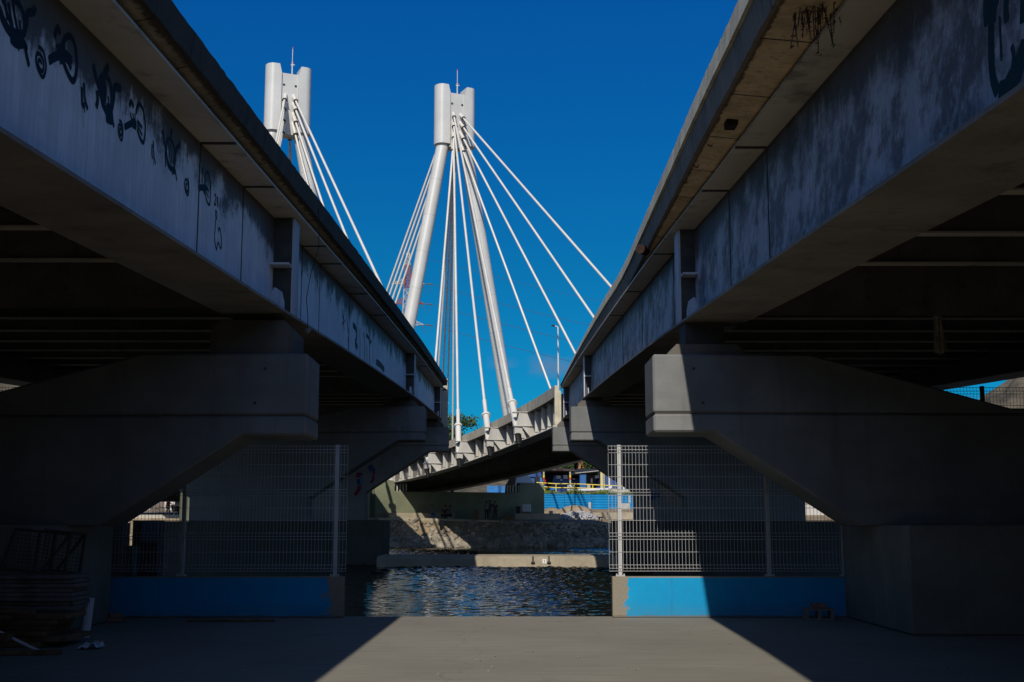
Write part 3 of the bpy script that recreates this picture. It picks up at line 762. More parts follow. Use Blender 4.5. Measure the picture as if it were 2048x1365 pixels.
# ------------------------------------------------------------------ low blue walls and mesh fences on the quay edge
FY = 20.53
def low_wall(x0, x1, bare, label):
    m = MB(); m.box(x0, x1, FY - .1, FY + .08, .002, .66)
    return tag(m.build('low_wall', blue_wall_mat(bare - (x0 + x1) / 2), loc=((x0 + x1) / 2, FY, 0), bevel=.008), label, 'wall')
low_wall(-6.75, -2.68, -2.68, 'low blue painted wall in shade on the left, bare concrete at its right end')
low_wall(1.72, 5.62, 1.72, 'low blue painted wall on the right, half in bright sun')
HZ = [2.80, 2.74, 2.69, 2.49, 2.29, 2.08, 2.03, 1.985, 1.775, 1.57, 1.365, 1.31, 1.26, 1.055, .845, .79, .745]
def mesh_fence(xs, x0, x1, y, z0, label, mat, hz, postmat, ptop, group='mesh fences on the quay'):
    root = thing('mesh_fence', label, 'fence', ((x0 + x1) / 2, y, z0), group)
    for x in xs:
        m = MB(); m.box(x - .03, x + .03, y - .03, y + .03, z0 + .02, ptop); pk = m.build('post', postmat, root)
        m = MB(); m.box(x - .075, x + .075, y - .06, y + .06, z0 + .002, z0 + .018)
        for a in (-.06, .06): m.bar((x + a, y - .04, z0 + .018), (x + a, y - .04, z0 + .045), .012)
        m.build('base_plate', postmat, pk)
    bends = [(2.80, 0), (2.74, 0), (2.715, .04), (2.69, 0), (2.08, 0), (2.055, 0), (2.03, .04), (1.985, 0), (1.365, 0), (1.33, .04), (1.31, .04), (1.26, 0), (.845, 0), (.79, .04), (.745, 0)]
    edges = [x0] + [x for x in xs if x0 + .3 < x < x1 - .3] + [x1]
    for a, b in zip(edges, edges[1:]):
        m = MB(); n = max(1, round((b - a) / .058))
        for i in range(n + 1):
            x = a + (b - a) * i / n
            if i in (0, n): x += .035 * (1 if i == 0 else -1) if False else 0
            pts = [(x, y - .035 - dy, z + z0 - .66) for z, dy in [(2.81, 0)] + bends[1:]]
            m.tube(pts, .0032, 4)
        for z in hz: m.bar((a, y - .036, z + z0 - .66), (b, y - .036, z + z0 - .66), .0042, 4)
        m.build('mesh_panel', mat, root)
    return root
mesh_fence([-6.62, -5.36, -2.84], -6.75, -2.66, FY, .66, 'pale mesh fence on the left blue wall, in shade', M['wire'], HZ, M['wire'], 2.82)
mesh_fence([1.86, 4.32, 5.56], 1.68, 5.66, FY, .66, 'pale mesh fence on the right blue wall, its left part sunlit', M['wire'], HZ, M['wire'], 2.82)
for x, lb in ((16.6, 'unseen tall wall added to block side light along the outer side of the right viaduct'), (-17.8, 'unseen tall wall added to block side light along the outer side of the left viaduct')):
    m = MB(); m.box(x - .15, x + .15, -44, 20.4, .002, 5.2); tag(m.build('light_blocking_wall', M['ped'], loc=(x, -12, 0)), lb, 'wall')  # added out of view to cut bounce light under the decks
def high_wall(x0, x1, label):
    m = MB(); m.box(x0, x1, FY + .35, FY + .6, .002, 1.72)
    return tag(m.build('retaining_wall', M['ped'], loc=((x0 + x1) / 2, FY + .5, 0)), label, 'wall')
high_wall(7.2, 16.5, 'dark concrete wall behind the nearest right pier, carrying a fence')
high_wall(-17.5, -8.2, 'dark concrete wall behind the nearest left pier, carrying a fence')
mesh_fence([8.2], 7.3, 12, FY + .5, 1.70, 'dark mesh fence against the sky at the far right edge', M['wire_dk'], HZ, M['wire_dk'], 3.87, 'dark fences on the high walls')
mesh_fence([-10.9], -13, -8.0, FY + .5, 1.70, 'dark mesh fence against the hill at the far left edge', M['wire_dk'], HZ, M['wire_dk'], 3.87, 'dark fences on the high walls')
# ------------------------------------------------------------------ graffiti: thin paint on the girder webs
def smooth_line(pts, n=6):
    if len(pts) < 3: return [Vector(p) for p in pts]
    P = [Vector(pts[0])] + [Vector(p) for p in pts] + [Vector(pts[-1])]; out = []
    for a, b, c, d in zip(P, P[1:], P[2:], P[3:]):
        for i in range(n):
            t = i / n
            out.append(.5 * ((2 * b) + (c - a) * t + (2 * a - 5 * b + 4 * c - d) * t * t + (3 * b - a - 3 * c + d) * t ** 3))
    out.append(P[-1]); return out
LAY = [0]
def paint(root, name, mat, strokes, x, side, off, sc, wk):
    """strokes: (width in m, photo-detail points) laid flat on the web plane x; side = direction the face looks"""
    m = MB()
    for w, pts in strokes:
        w *= wk; LAY[0] += 1
        P = [at(off[0] + a / sc, off[1] + b / sc, X=x) for a, b in pts]
        Q = smooth_line([(p.y, p.z) for p in P]); x1 = x + side * (.002 + .00006 * (LAY[0] % 40))
        k = len(m.v); n = len(Q)
        for i, q in enumerate(Q):
            d = (Q[min(i + 1, n - 1)] - Q[max(i - 1, 0)]); d = d.normalized() if d.length > 1e-6 else Vector((1, 0))
            nn = Vector((-d.y, d.x)); ww = w * (.5 if 0 < i < n - 1 else .34)
            for s2 in (1, -1): m.v.append(Vector((x1, q.x + nn.x * ww * s2, q.y + nn.y * ww * s2)))
        for i in range(n - 1): m.face([k + 2 * i, k + 2 * i + 1, k + 2 * i + 3, k + 2 * i + 2])
    return m.build(name, mat, root)
XL, XR = -3.53, 2.96
A = [(.16, [(-30, 100), (0, 170), (60, 330), (150, 470), (270, 560)]), (.10, [(60, -10), (90, 180), (150, 330), (190, 440), (215, 470)]), (.07, [(20, -10), (70, 90), (100, 300)]),
     (.09, [(180, -10), (200, 180), (230, 350), (260, 480)]), (.12, [(200, -10), (290, 90), (335, 230), (350, 400), (310, 540)]), (.07, [(275, 290), (290, 420), (300, 480)]),
     (.13, [(500, 90), (480, 170), (390, 200), (380, 330), (340, 520)]), (.28, [(150, 480), (230, 560), (330, 560)]), (.08, [(280, 600), (262, 730)]), (.11, [(320, 580), (372, 680), (368, 740), (415, 960)]), (.09, [(110, 30), (150, 250), (180, 380)])]
B2 = [(.07, [(550, 665), (615, 740), (650, 880), (655, 1000), (615, 1110), (560, 1040), (516, 900), (522, 790), (560, 775), (610, 850), (622, 960), (600, 1030), (555, 960), (545, 880), (575, 870), (595, 930)])]
C3 = [(.09, [(780, 550), (798, 450), (830, 405), (860, 500)]), (.12, [(695, 875), (760, 830), (850, 790)]), (.08, [(810, 635), (840, 750), (870, 870)]), (.10, [(855, 630), (880, 740), (890, 850)]), (.11, [(895, 630), (915, 720), (900, 880)]),
      (.12, [(900, 760), (960, 800), (1030, 885)]), (.08, [(920, 830), (980, 900), (1020, 1000)]), (.12, [(850, 860), (880, 850), (930, 800)]),
      (.09, [(900, 660), (930, 560), (990, 520), (1050, 590), (1090, 750), (1095, 950), (1080, 1110), (1040, 1165), (990, 1100), (930, 960), (895, 850)])]
paint(vl, 'graffiti_bird', M['spray'], A, XL, 1, (0, 0), 7.18, .5)
paint(vl, 'graffiti_spiral', M['spray'], B2, XL, 1, (0, 0), 7.18, .5)
paint(vl, 'graffiti_wheel', M['spray'], C3, XL, 1, (0, 0), 7.18, .66)
D4 = [(.07, [(125, 400), (130, 530), (140, 650), (180, 790)]), (.07, [(95, 460), (95, 580), (105, 720), (135, 720)]), (.05, [(130, 730), (135, 830)]), (.012, [(100, 740), (115, 1040)])]
E5 = [(.10, [(262, 130), (290, 290), (340, 480), (400, 720), (470, 850)]), (.12, [(480, 165), (440, 230), (420, 290)]), (.09, [(420, 290), (360, 350), (340, 420), (360, 560), (400, 700), (440, 790)]), (.09, [(420, 290), (490, 370), (520, 500), (520, 640), (510, 760)]),
      (.12, [(660, 490), (570, 470), (550, 620), (520, 780)]), (.09, [(410, 340), (430, 520), (420, 700)]), (.07, [(468, 590), (490, 760)]), (.12, [(375, 380), (390, 560), (400, 690)]), (.10, [(310, 510), (320, 650), (300, 760)]), (.26, [(440, 820), (500, 860), (540, 850)]), (.10, [(520, 880), (556, 1040)]), (.06, [(492, 900), (465, 960)])]
F6 = [(.055, [(630, 940), (662, 970), (682, 1060), (680, 1180), (660, 1228), (625, 1150), (617, 1050), (632, 1000), (662, 1030), (670, 1110), (655, 1160), (636, 1110), (640, 1060), (655, 1080)])]
G7 = [(.08, [(775, 745), (800, 670), (838, 755)]), (.08, [(790, 830), (815, 950)]), (.07, [(830, 840), (840, 960)]), (.07, [(860, 840), (860, 960)]), (.10, [(705, 1040), (800, 990), (870, 960)]), (.2, [(820, 980), (880, 1020)]), (.10, [(890, 950), (960, 1050)]), (.07, [(890, 1010), (965, 1160)]),
      (.07, [(872, 850), (890, 745), (925, 712), (970, 780), (1000, 930), (1005, 1100), (990, 1225), (968, 1260), (930, 1190), (890, 1070)])]
paint(vl, 'graffiti_figure', M['spray'], D4, XL, 1, (150, 110), 7.18, .68)
paint(vl, 'graffiti_bird', M['spray'], E5, XL, 1, (150, 110), 7.18, .68)
paint(vl, 'graffiti_spiral', M['spray'], F6, XL, 1, (150, 110), 7.18, .5)
paint(vl, 'graffiti_wheel', M['spray'], G7, XL, 1, (150, 110), 7.18, .68)
H8 = [(.06, [(82, 210), (85, 300), (90, 370), (105, 450)]), (.06, [(70, 245), (68, 330), (75, 395)]), (.03, [(82, 390), (83, 465)])]
I9 = [(.09, [(175, 105), (195, 230), (210, 330), (230, 450), (270, 510)]), (.09, [(272, 98), (260, 150), (255, 190)]), (.08, [(245, 185), (220, 220), (215, 330), (235, 440), (275, 500)]), (.08, [(250, 185), (285, 250), (300, 340), (290, 450)]), (.10, [(350, 215), (345, 260), (310, 310), (300, 420), (290, 500)]), (.1, [(238, 230), (245, 380)]), (.05, [(260, 240), (262, 400), (255, 440)]), (.09, [(200, 320), (205, 480)]), (.2, [(270, 510), (300, 515)]), (.09, [(300, 500), (320, 615)]), (.06, [(276, 530), (272, 560)])]
J10 = [(.04, [(432, 585), (440, 650), (440, 730), (428, 765), (405, 710), (398, 640), (410, 600), (430, 630), (435, 690), (425, 730), (412, 690), (415, 645), (425, 660)])]
K11 = [(.09, [(570, 545), (575, 500), (585, 512)]), (.07, [(570, 600), (580, 660)]), (.09, [(600, 600), (605, 680)]), (.12, [(537, 705), (560, 685), (620, 690)]), (.14, [(585, 690), (605, 745)]), (.09, [(610, 680), (640, 715)]), (.07, [(615, 720), (638, 790)]), (.055, [(600, 620), (615, 545), (635, 530), (655, 590), (662, 700), (655, 830), (643, 860), (620, 810), (605, 730)])]
L12 = [(.035, [(700, 770), (708, 755), (715, 790), (705, 830), (700, 862), (716, 850)]), (.035, [(725, 785), (736, 800), (725, 825), (738, 850), (728, 880)])]
N13 = [(.035, [(712, 985), (712, 920), (725, 950), (722, 990), (710, 1030), (705, 1130), (700, 1160), (708, 1250), (722, 1310), (735, 1240), (765, 1300), (772, 1230), (760, 1120), (742, 1095), (742, 1135)])]
for nm, st, k in (('graffiti_figure', H8, .6), ('graffiti_bird', I9, .6), ('graffiti_spiral', J10, .75), ('graffiti_wheel', K11, .62), ('graffiti_number', L12, .8), ('graffiti_outline', N13, .85)):
    paint(vl, nm, M['spray'], st, XL, 1, (290, 240), 5.053, k)
O14 = [(.07, [(125, 160), (130, 260), (150, 350), (125, 425)]), (.06, [(160, 170), (150, 300), (165, 400)]), (.06, [(140, 380), (155, 520)]), (.09, [(195, 180), (205, 400), (225, 560)]), (.09, [(215, 620), (230, 790)])]
P15 = [(.16, [(302, 430), (340, 470), (370, 560), (360, 680), (345, 740), (382, 820)]), (.09, [(420, 490), (425, 800), (425, 980)]), (.10, [(480, 560), (500, 700), (505, 1030)]), (.12, [(540, 780), (545, 1050)]), (.12, [(530, 600), (580, 660), (590, 740), (620, 690)]), (.3, [(545, 330), (565, 420)]), (.2, [(700, 1060), (770, 1110), (840, 1200)]), (.1, [(640, 520), (650, 1080)])]
paint(vl, 'graffiti_scrawl', M['spray'], O14, XL, 1, (670, 600), 8.53, .9)
for st in P15: paint(vl, 'graffiti_letter', M['spray'], [st], XL, 1, (670, 600), 8.53, .9)
R16 = [(.26, [(310, -40), (305, 120), (320, 300)]), (.15, [(345, 280), (345, 700), (365, 1000), (430, 1220)]), (.12, [(545, -40), (535, 120), (548, 290)]), (.05, [(455, 210), (465, 500), (480, 800)]), (.12, [(430, -30), (385, 120), (372, 300)]), (.24, [(800, 560), (690, 900), (610, 1050), (540, 1180), (440, 1220)]), (.08, [(610, 590), (640, 750), (600, 1000)]), (.14, [(750, -40), (745, 310)])]
paint(vr, 'graffiti_green', M['spray_g'], R16, XR, -1, (1930, 0), 6.5, .62)
# coloured graffiti on pier flanks (faces looking at the camera)
def flank(root, name, mat, y, off, sc, strokes):
    m = MB()
    for w, pts in strokes:
        LAY[0] += 1; P = [at(off[0] + a / sc, off[1] + b / sc, Y=y) for a, b in pts]
        Q = smooth_line([(p.x, p.z) for p in P]); k = len(m.v); n = len(Q)
        for i, q in enumerate(Q):
            d = (Q[min(i + 1, n - 1)] - Q[max(i - 1, 0)]).normalized(); nn = Vector((-d.y, d.x))
            for s2 in (.5, -.5): m.v.append(Vector((q.x + nn.x * w * s2, y - .004 - .0002 * (LAY[0] % 20), q.y + nn.y * w * s2)))
        for i in range(n - 1): m.face([k + 2 * i, k + 2 * i + 1, k + 2 * i + 3, k + 2 * i + 2])
    return m.build(name, mat, root)
M['gred'] = plain('red_spray', (.14, .012, .03), .7); M['gcyan'] = plain('cyan_spray', (.015, .13, .17), .7); M['gblue'] = plain('blue_spray', (.015, .03, .12), .7); M['gyel'] = plain('tan_spray', (.34, .20, .08), .7)
pf = PIERS[5]; yf = 60.0 - .55
for st in [(.22, [(330, 560), (335, 620), (320, 690)]), (.18, [(360, 880), (340, 980), (280, 1080), (235, 1115)]), (.2, [(690, 570), (740, 580)]), (.12, [(700, 640), (690, 740), (640, 820)])]: flank(pf, 'graffiti_red', M['gred'], yf, (690, 900), 12.4, [st])
flank(pf, 'graffiti_blue', M['gblue'], yf, (690, 900), 12.4, [(.2, [(385, 590), (400, 640)]), (.26, [(350, 720), (370, 860)]), (.26, [(600, 390), (660, 470), (700, 540)])])
flank(pf, 'graffiti_cyan', M['gcyan'], yf, (690, 900), 12.4, [(.1, [(385, 690), (405, 800), (400, 890)]), (.08, [(420, 940), (390, 990)]), (.07, [(640, 520), (670, 550)]), (.06, [(665, 440), (690, 490)])])
pf = PIERS[2]
net = [[(350, 310), (400, 440), (480, 580), (560, 700), (690, 870), (800, 930), (900, 1010), (1060, 1120), (1220, 1190)], [(380, 300), (460, 360), (600, 440), (680, 480)], [(400, 380), (450, 440), (540, 380)], [(450, 440), (540, 480), (630, 450)], [(480, 580), (540, 520), (540, 480)], [(540, 520), (620, 560), (680, 600)], [(560, 690), (620, 640), (690, 620), (760, 560)], [(640, 780), (720, 730), (700, 640), (800, 640), (860, 620)], [(720, 860), (770, 760), (800, 720), (800, 640)], [(800, 930), (860, 850), (820, 720), (880, 690)], [(890, 990), (930, 930), (880, 840), (960, 800)], [(930, 930), (1010, 910), (960, 820), (1060, 880)], [(1000, 1060), (1030, 1000), (1010, 910), (1100, 960)], [(1080, 1120), (1140, 1040), (1120, 960), (1190, 930)], [(1140, 1040), (1210, 1100)], [(880, 690), (960, 800), (1130, 900)]]
flank(pf, 'graffiti_net', M['gyel'], yf, (1290, 940), 12.4, [(.035, l) for l in net])
flank(pf, 'graffiti_blue', M['gblue'], yf, (1290, 940), 12.4, [(.22, [(30, 625), (200, 620), (370, 620)]), (.2, [(80, 700), (250, 705)]), (.22, [(1130, 790), (1200, 805)])])

# ------------------------------------------------------------------ small things on the viaducts
def soff(u, X):           # point of the right slab soffit on the line u
    y = X * F_PX / (u - 1015); return y, zf(y) + 1.58
for u in (1605, 1563, 1527, 1437, 1407, 1383):
    y, z = soff(u, 2.38); m = MB()
    k = .5 + .3 * ((u * 7) % 5) / 5; m.tube([(2.40, y, z + .03), (2.40, y, z - .05 * k), (2.385, y + .02, z - .10 * k), (2.35, y + .01, z - .09 * k), (2.33, y, z - .03)], .007, 5)
    m.build('rebar_hook', M['rust'], vr)
y, z = soff(1480, 2.42); MB().box(2.36, 2.48, y - .08, y + .12, z - .14, z + .0).build('junction_box', M['rust'], vr, bevel=.01)
y, z = soff(1300, 2.50); MB().bar((2.36, y - .15, z - .03), (2.5, y + .25, z + .02), .085, 14).build('drain_pipe', M['rust'], vr)
def hanging_plant():
    y, z = soff(1662, 2.46); root = thing('dry_plant', 'dry brown plant hanging from the right slab edge at the top of the view', 'plant', (2.46, y, z + .02)); r = random.Random(5)
    st = MB(); lf = MB()
    for i in range(26):
        p = Vector((2.46 + r.uniform(-.12, .12), y + r.uniform(-.15, .15), z + .05)); d = Vector((r.uniform(-.6, .6), r.uniform(-.5, .5), -.4)); L = r.choice((.25, .3, .42)); q = p
        for k in range(7):
            q2 = q + d * L / 7; st.bar(q, q2, .0045, 4); 
            for _ in range(3 if i < 18 else 1):
                c = q2 + Vector([r.uniform(-.02, .02) for _ in range(3)]); a = Vector([r.uniform(-1, 1) for _ in range(3)]).normalized() * r.uniform(.010, .022); b = a.orthogonal().normalized() * .008
                n = len(lf.v); lf.v += [c - a, c + b, c + a, c - b]; lf.face([n, n + 1, n + 2, n + 3])
            d = d * .75 + Vector((r.uniform(-.15, .15), r.uniform(-.15, .15), -.42)); q = q2
    st.build('stem', M['bark'], root); lf.build('leaves', M['dryplant'], root)
hanging_plant()
def cloth():
    m = MB(); y = 21.7; x0, zt = 7.72, zf(21.55) + .58; n, k = 10, 14; r = random.Random(2)
    for j in range(k + 1):
        f = j / k
        for i in range(n + 1):
            g = i / n - .5
            m.v.append(Vector((x0 + g * (.19 - .03 * math.sin(f * 5)) + .03 * f, y + .035 * math.sin(g * 17 + f * 2) * (.5 + f), zt - .88 * f + .03 * g * g * 8 * (f > .95))))
    for j in range(k):
        for i in range(n): a = j * (n + 1) + i; m.face([a, a + 1, a + n + 2, a + n + 1])
    o = m.build('hanging_cloth', M['rag'], loc=(x0, y, zt)); md = o.modifiers.new('thick', 'SOLIDIFY'); md.thickness = .012
    tag(o, 'long beige rag hanging from a cross beam under the right viaduct', 'cloth')
cloth()
w = thing('hanging_wire', 'thin dark wire hanging over the left girder with a small stone tied at its end', 'wire', (-2.93, 18.7, zf(18.7) + 1.9))
zt = zf(18.7) + 1.7
MB().tube([(-2.93, 18.5, zt), (-2.92, 18.55, zt - .6), (-3.0, 18.3, zt - 1.1), (-3.06, 18.35, zt - 1.45), (-3.04, 18.4, zt - 1.72), (-3.04, 18.42, zt - 1.88)], .006, 5).build('cord', M['black'], w)
m = MB()
def blob(m, c, r, sq=(1, 1, 1), rnd=None, jit=.25, n=1):
    bm = bmesh.new(); bmesh.ops.create_icosphere(bm, subdivisions=n, radius=1)
    k = len(m.v); rr = rnd or random
    e = Matrix.Rotation(rr.uniform(0, 6.28), 3, 'Z') @ Matrix.Rotation(rr.uniform(0, 6.28), 3, 'X')
    for v in bm.verts:
        p = Vector((v.co.x * sq[0], v.co.y * sq[1], v.co.z * sq[2])) * (1 + rr.uniform(-jit, jit)); m.v.append(Vector(c) + (e @ p) * r)
    for f in bm.faces: m.face([k + v.index for v in f.verts])
    bm.free()
blob(m, (-3.04, 18.42, zt - 1.93), .06); m.build('stone_weight', M['block'], w)

# ------------------------------------------------------------------ clutter at the left foot of the nearest pier
def board(x0, x1, y, z, d, h, mat, label, group, rz=0, ry=0, nm='wooden_board'):
    m = MB(); m.box(-(x1 - x0) / 2, (x1 - x0) / 2, -d / 2, d / 2, 0, h)
    o = m.build(nm, mat, loc=(0, 0, 0), bevel=.006); o.location = ((x0 + x1) / 2, y, z); o.rotation_euler = (0, ry, rz)
    return tag(o, label, 'board' if nm == 'wooden_board' else 'timber', group)
r = random.Random(9)
for i in range(8):
    board(-8.4 + r.uniform(-.1, .1), -5.55 + r.uniform(-.06, .03), 16.35 + r.uniform(-.05, .05), .42 + i * .056, .62, .05, M['timber_g'], 'grey board lying flat in the upper half of the dark stack by the left pier', 'grey boards of the dark stack', r.uniform(-.02, .02))
for i in range(6):
    board(-8.3, -5.5 + r.uniform(-.35, .12), 15.9 + r.uniform(-.08, .08), .006 + i * .068, .95 - .06 * i, .064, M['timber'], 'brown rough timber in the lower half of the dark stack by the left pier', 'brown timbers of the dark stack', r.uniform(-.04, .04), nm='rough_timber')
for i, (dx, dz) in enumerate(((0, 0), (.25, .07), (-.2, .14))):
    board(-8.2, -6.0 + dx, 15.2, .42 + dz, .14, .05, M['timber'], ('lowest', 'longest', 'topmost')[i] + ' loose brown plank on the front of the dark timber stack', 'loose planks on the timber stack', .03, .05, nm='loose_plank')
o = board(-7.2, -5.25, 14.9, .32, .03, .03, M['pvc'], 'pale thin lath leaning diagonally across the dark timber stack', None, .05, .44, nm='pale_lath')
p = board(-7.3, -5.2, 14.55, .004, .16, .05, M['timber'], 'thick plank lying askew on the floor in front of the timber stack', None, .16, 0, nm='floor_plank')
sgn = thing('marked_plank', 'plank end with a white printed strip low in the dark timber stack', 'plank', (-7.2, 14.75, .14))
MB().box(-8.0, -5.85, 14.72, 14.86, .15, .235).build('plank_body', M['timber'], sgn); MB().box(-7.6, -5.95, 14.714, 14.719, .155, .23).build('printed_strip', M['pvc'], sgn)
text('\u25a0 Tone \u25a0 Tone', .06, M['black'], (-6.35, 14.712, .19), (math.pi / 2, 0, 0), sgn, 'print', .001)
def cage():
    root = thing('wire_cage', 'dark wire mesh crate standing tilted on top of the board stack', 'crate', (-6.2, 16.35, .88)); Mx = Matrix.Translation((-6.12, 16.35, .90)) @ Matrix.Rotation(.10, 4, 'Y')
    P = lambda x, y, z: Mx @ Vector((x, y, z)); m = MB()
    for y in (-.28, .28):
        m.tube([P(-.42, y, 0), P(.42, y, 0), P(.42, y, .52), P(-.30, y, .52), P(-.42, y, 0)], .018, 5); m.bar(P(.02, y, 0), P(.02, y, .52), .018, 5); m.bar(P(.1, y, 0), P(.4, y, .5), .02, 5)
    for x, z in ((-.42, 0), (.42, 0), (.42, .52), (-.30, .52)): m.bar(P(x, -.28, z), P(x, .28, z), .016, 5)
    m.build('frame', M['steel_dk'], root)
    for y in (-.28, .28):
        m = MB()
        for i in range(17): x = -.40 + .05 * i; m.bar(P(x, y, 0), P(x, y, .51), .003, 4)
        for i in range(10): m.bar(P(-.42 + .012 * i, y, .05 * i), P(.42, y, .05 * i), .003, 4)
        m.build('mesh', M['wire_dk'], root)
cage()
m = MB(); m.bar((-5.70, 16.95, .002), (-5.66, 16.95, .52), .065, 18); tag(m.build('plastic_pipe', M['pvc'], loc=(-5.68, 16.95, 0), smooth=True), 'short white plastic pipe standing on end beside the dark board stack', 'pipe')
m = MB(); rr = random.Random(4)
for j in range(9):
    for i in range(9): m.v.append(Vector((-5.22 + .03 * i, 15.25 + .04 * j, .012 + rr.uniform(0, .07) * (1 if 0 < i < 8 else .3))))
for j in range(8):
    for i in range(8): a = j * 9 + i; m.face([a, a + 1, a + 10, a + 9])
tag(m.build('plastic_sheet', M['sheet'], loc=(-5.3, 15.3, 0)), 'crumpled clear plastic sheet on the floor at the end of the timber stack', 'plastic sheet')
def brick(x, y, z, rz, label, mat=None, s=(.2, .095, .065), nm='brick'):
    m = MB(); m.box(-s[0] / 2, s[0] / 2, -s[1] / 2, s[1] / 2, 0, s[2]); o = m.build(nm, mat or M['brick'], loc=(0, 0, 0), bevel=.006); o.location = (x, y, z); o.rotation_euler = (0, 0, rz)
    return tag(o, label, 'brick')
brick(-6.18, 19.5, .004, .1, 'broken dark brick on the floor near the left blue wall, under a smaller one', s=(.42, .2, .07)); brick(-6.1, 19.5, .076, .7, 'small dark brick lying on a larger one near the left blue wall')
board(-5.0, -3.65, 19.6, .004, .09, .03, M['timber'], 'long thin brown plank lying on the floor along the left blue wall', None, .02, nm='thin_plank')
hb = thing('hollow_block', 'grey hollow concrete block on the floor by the right blue wall', 'concrete block', (4.93, 19.85, 0))
m = MB(); y0, y1 = 19.72, 19.92; X0, X1 = 4.70, 5.15
for a, b in ((X0, X0 + .05), ((X0 + X1) / 2 - .025, (X0 + X1) / 2 + .025), (X1 - .05, X1)): m.box(a, b, y0, y1, .04, .16)
m.box(X0, X1, y0, y1, .003, .04); m.box(X0, X1, y0, y1, .16, .195); m.build('block_body', M['block'], hb)
brick(4.93, 19.82, .196, .04, 'single brick resting on top of the hollow concrete block', s=(.22, .1, .075))
r = random.Random(21)
for i in range(14):
    p = at(r.uniform(850, 1480), r.uniform(1260, 1350), Z=.0); m = MB(); blob(m, (0, 0, 0), r.uniform(.008, .018), (1.3, 1, .7), r); o = m.build('pebble', M['block'], loc=(0, 0, 0)); o.location = (p.x, p.y, .008)
    tag(o, 'tiny pebble scattered on the sunlit concrete floor', 'pebble', 'pebbles on the sunlit floor')

# ------------------------------------------------------------------ far bank
def riprap():
    m = MB(); r = random.Random(31)
    for i in range(2600):
        x = r.uniform(-13, 15); f = r.random() ** (1.25 if x > 1 else 1.9); y = SHORE + .1 + 2.75 * f; z = terr(x, y)
        if x < -1 and f > .45 and r.random() < .6: continue
        s = r.uniform(.07, .26) if f > .3 else r.uniform(.14, .42)
        blob(m, (x, y - .03, z + s * .15), s, (1.25, .8, .75), r, .22)
    o = m.build('riprap', M['stone'], loc=(0, 102, 0)); tag(o, None, None, None, 'stuff')
riprap()
def cap_slab():
    m = MB(); xs = [-14 + i for i in range(31)]
    m.sweep([[(x, SHORE + 2.75, bank_top(x) - .18), (x, SHORE + 4.6, bank_top(x) - .18), (x, SHORE + 4.6, bank_top(x) + .06), (x, SHORE + 2.75, bank_top(x) + .06)] for x in xs])
    struct(m.build('quay_edge', M['concrete']))
cap_slab()
def heap(cx, cy, rx, ry, h, mat, n, label, nm, smin, smax, seed):
    m = MB(); r = random.Random(seed); z0 = terr(cx, cy)
    for i in range(n):
        a = r.uniform(0, 6.28); q = r.random() ** .5; x, y = cx + rx * q * math.cos(a), cy + ry * q * math.sin(a)
        z = max(terr(x, y), z0 - .2) + h * (1 - q * q) * r.uniform(.75, 1); blob(m, (x, y, z), r.uniform(smin, smax), (1.2, 1, .8), r, .25)
    return tag(m.build(nm, mat, loc=(cx, cy, z0)), label, 'heap', None, None)
def mound(cx, cy, rx, ry, h, mat, label, nm, seed):
    m = MB(); r = random.Random(seed); n, k = 26, 9
    for j in range(k + 1):
        for i in range(n):
            a = 2 * math.pi * i / n; q = j / k; x, y = cx + rx * q * math.cos(a), cy + ry * q * math.sin(a)
            m.v.append(Vector((x, y, terr(x, y) - .05 + h * math.cos(q * math.pi / 2) ** 1.2 + r.uniform(-.05, .05) * h)))
    for j in range(k):
        for i in range(n): a = j * n + i; b = j * n + (i + 1) % n; m.face([a, b, b + n, a + n])
    return tag(m.build(nm, mat, loc=(cx, cy, terr(cx, cy))), label, 'heap')
c = at(1155, 1035, Y=112); rub = heap(c.x, 112.5, 2.1, 1.6, .75, M['gravel'], 700, 'long heap of grey rubble beside the green pier', 'rubble_heap', .05, .13, 1); rub['kind'] = 'stuff'; 
for k in ('label', 'category'):
    if k in rub: del rub[k]
c = at(1150, 1015, Y=119.5); mound(c.x, 119.3, 2.4, 1.6, .75, M['sand'], 'brown sand mound in front of the blue corrugated hoarding', 'sand_mound', 2)
c = at(1128, 1018, Y=119); mound(c.x - 1.2, 119.8, 1.5, 1.2, .45, M['soil'], 'low soil mound between the green pier and the sand mound', 'soil_mound', 3)
def slab(u0, u1, y, d, z0, z1, mat, label, nm, cat):
    a, b = at(u0, 1030, Y=y).x, at(u1, 1030, Y=y).x; m = MB(); m.box(a, b, y, y + d, z0, z1)
    return tag(m.build(nm, mat, loc=((a + b) / 2, y, z0), bevel=.03), label, cat)
slab(1030, 1121, 108.6, 1.0, 1.9, 2.48, M['concrete'], 'long low concrete bench block at the foot of the green pier', 'concrete_bench', 'concrete block')
slab(1150, 1300, 114.4, .3, 1.9, 2.62, M['concrete'], 'low beige retaining wall behind the grey rubble heap', 'low_wall', 'wall')
for i in range(3):
    u = 1089 + i * 5; slab(u, u + 13 - i * 3, 113.5, .6, 2.0 + i * .26, 2.25 + i * .26, M['gravel'], ('bottom', 'middle', 'top')[i] + ' pale concrete slab of the stack beside the green pier', 'stacked_slab', 'concrete slab')
wp = thing('wrapped_pallet', 'pallet of goods wrapped in pale plastic before the shaded green pier', 'pallet', (at(1053, 1020, Y=108.2).x, 108.2, 2.4))
x = at(1053, 1020, Y=108.6).x; MB().box(x - .42, x + .42, 108.7, 109.4, 2.49, 2.6).build('pallet', M['timber'], wp); MB().box(x - .40, x + .40, 108.72, 109.36, 2.6, 3.3).build('wrapped_load', M['sheet'], wp, bevel=.06)
slab(1032, 1041, 108.65, .5, 2.485, 3.1, M['cl_dark'], 'dark covered crate standing next to the wrapped pallet', 'dark_crate', 'crate')
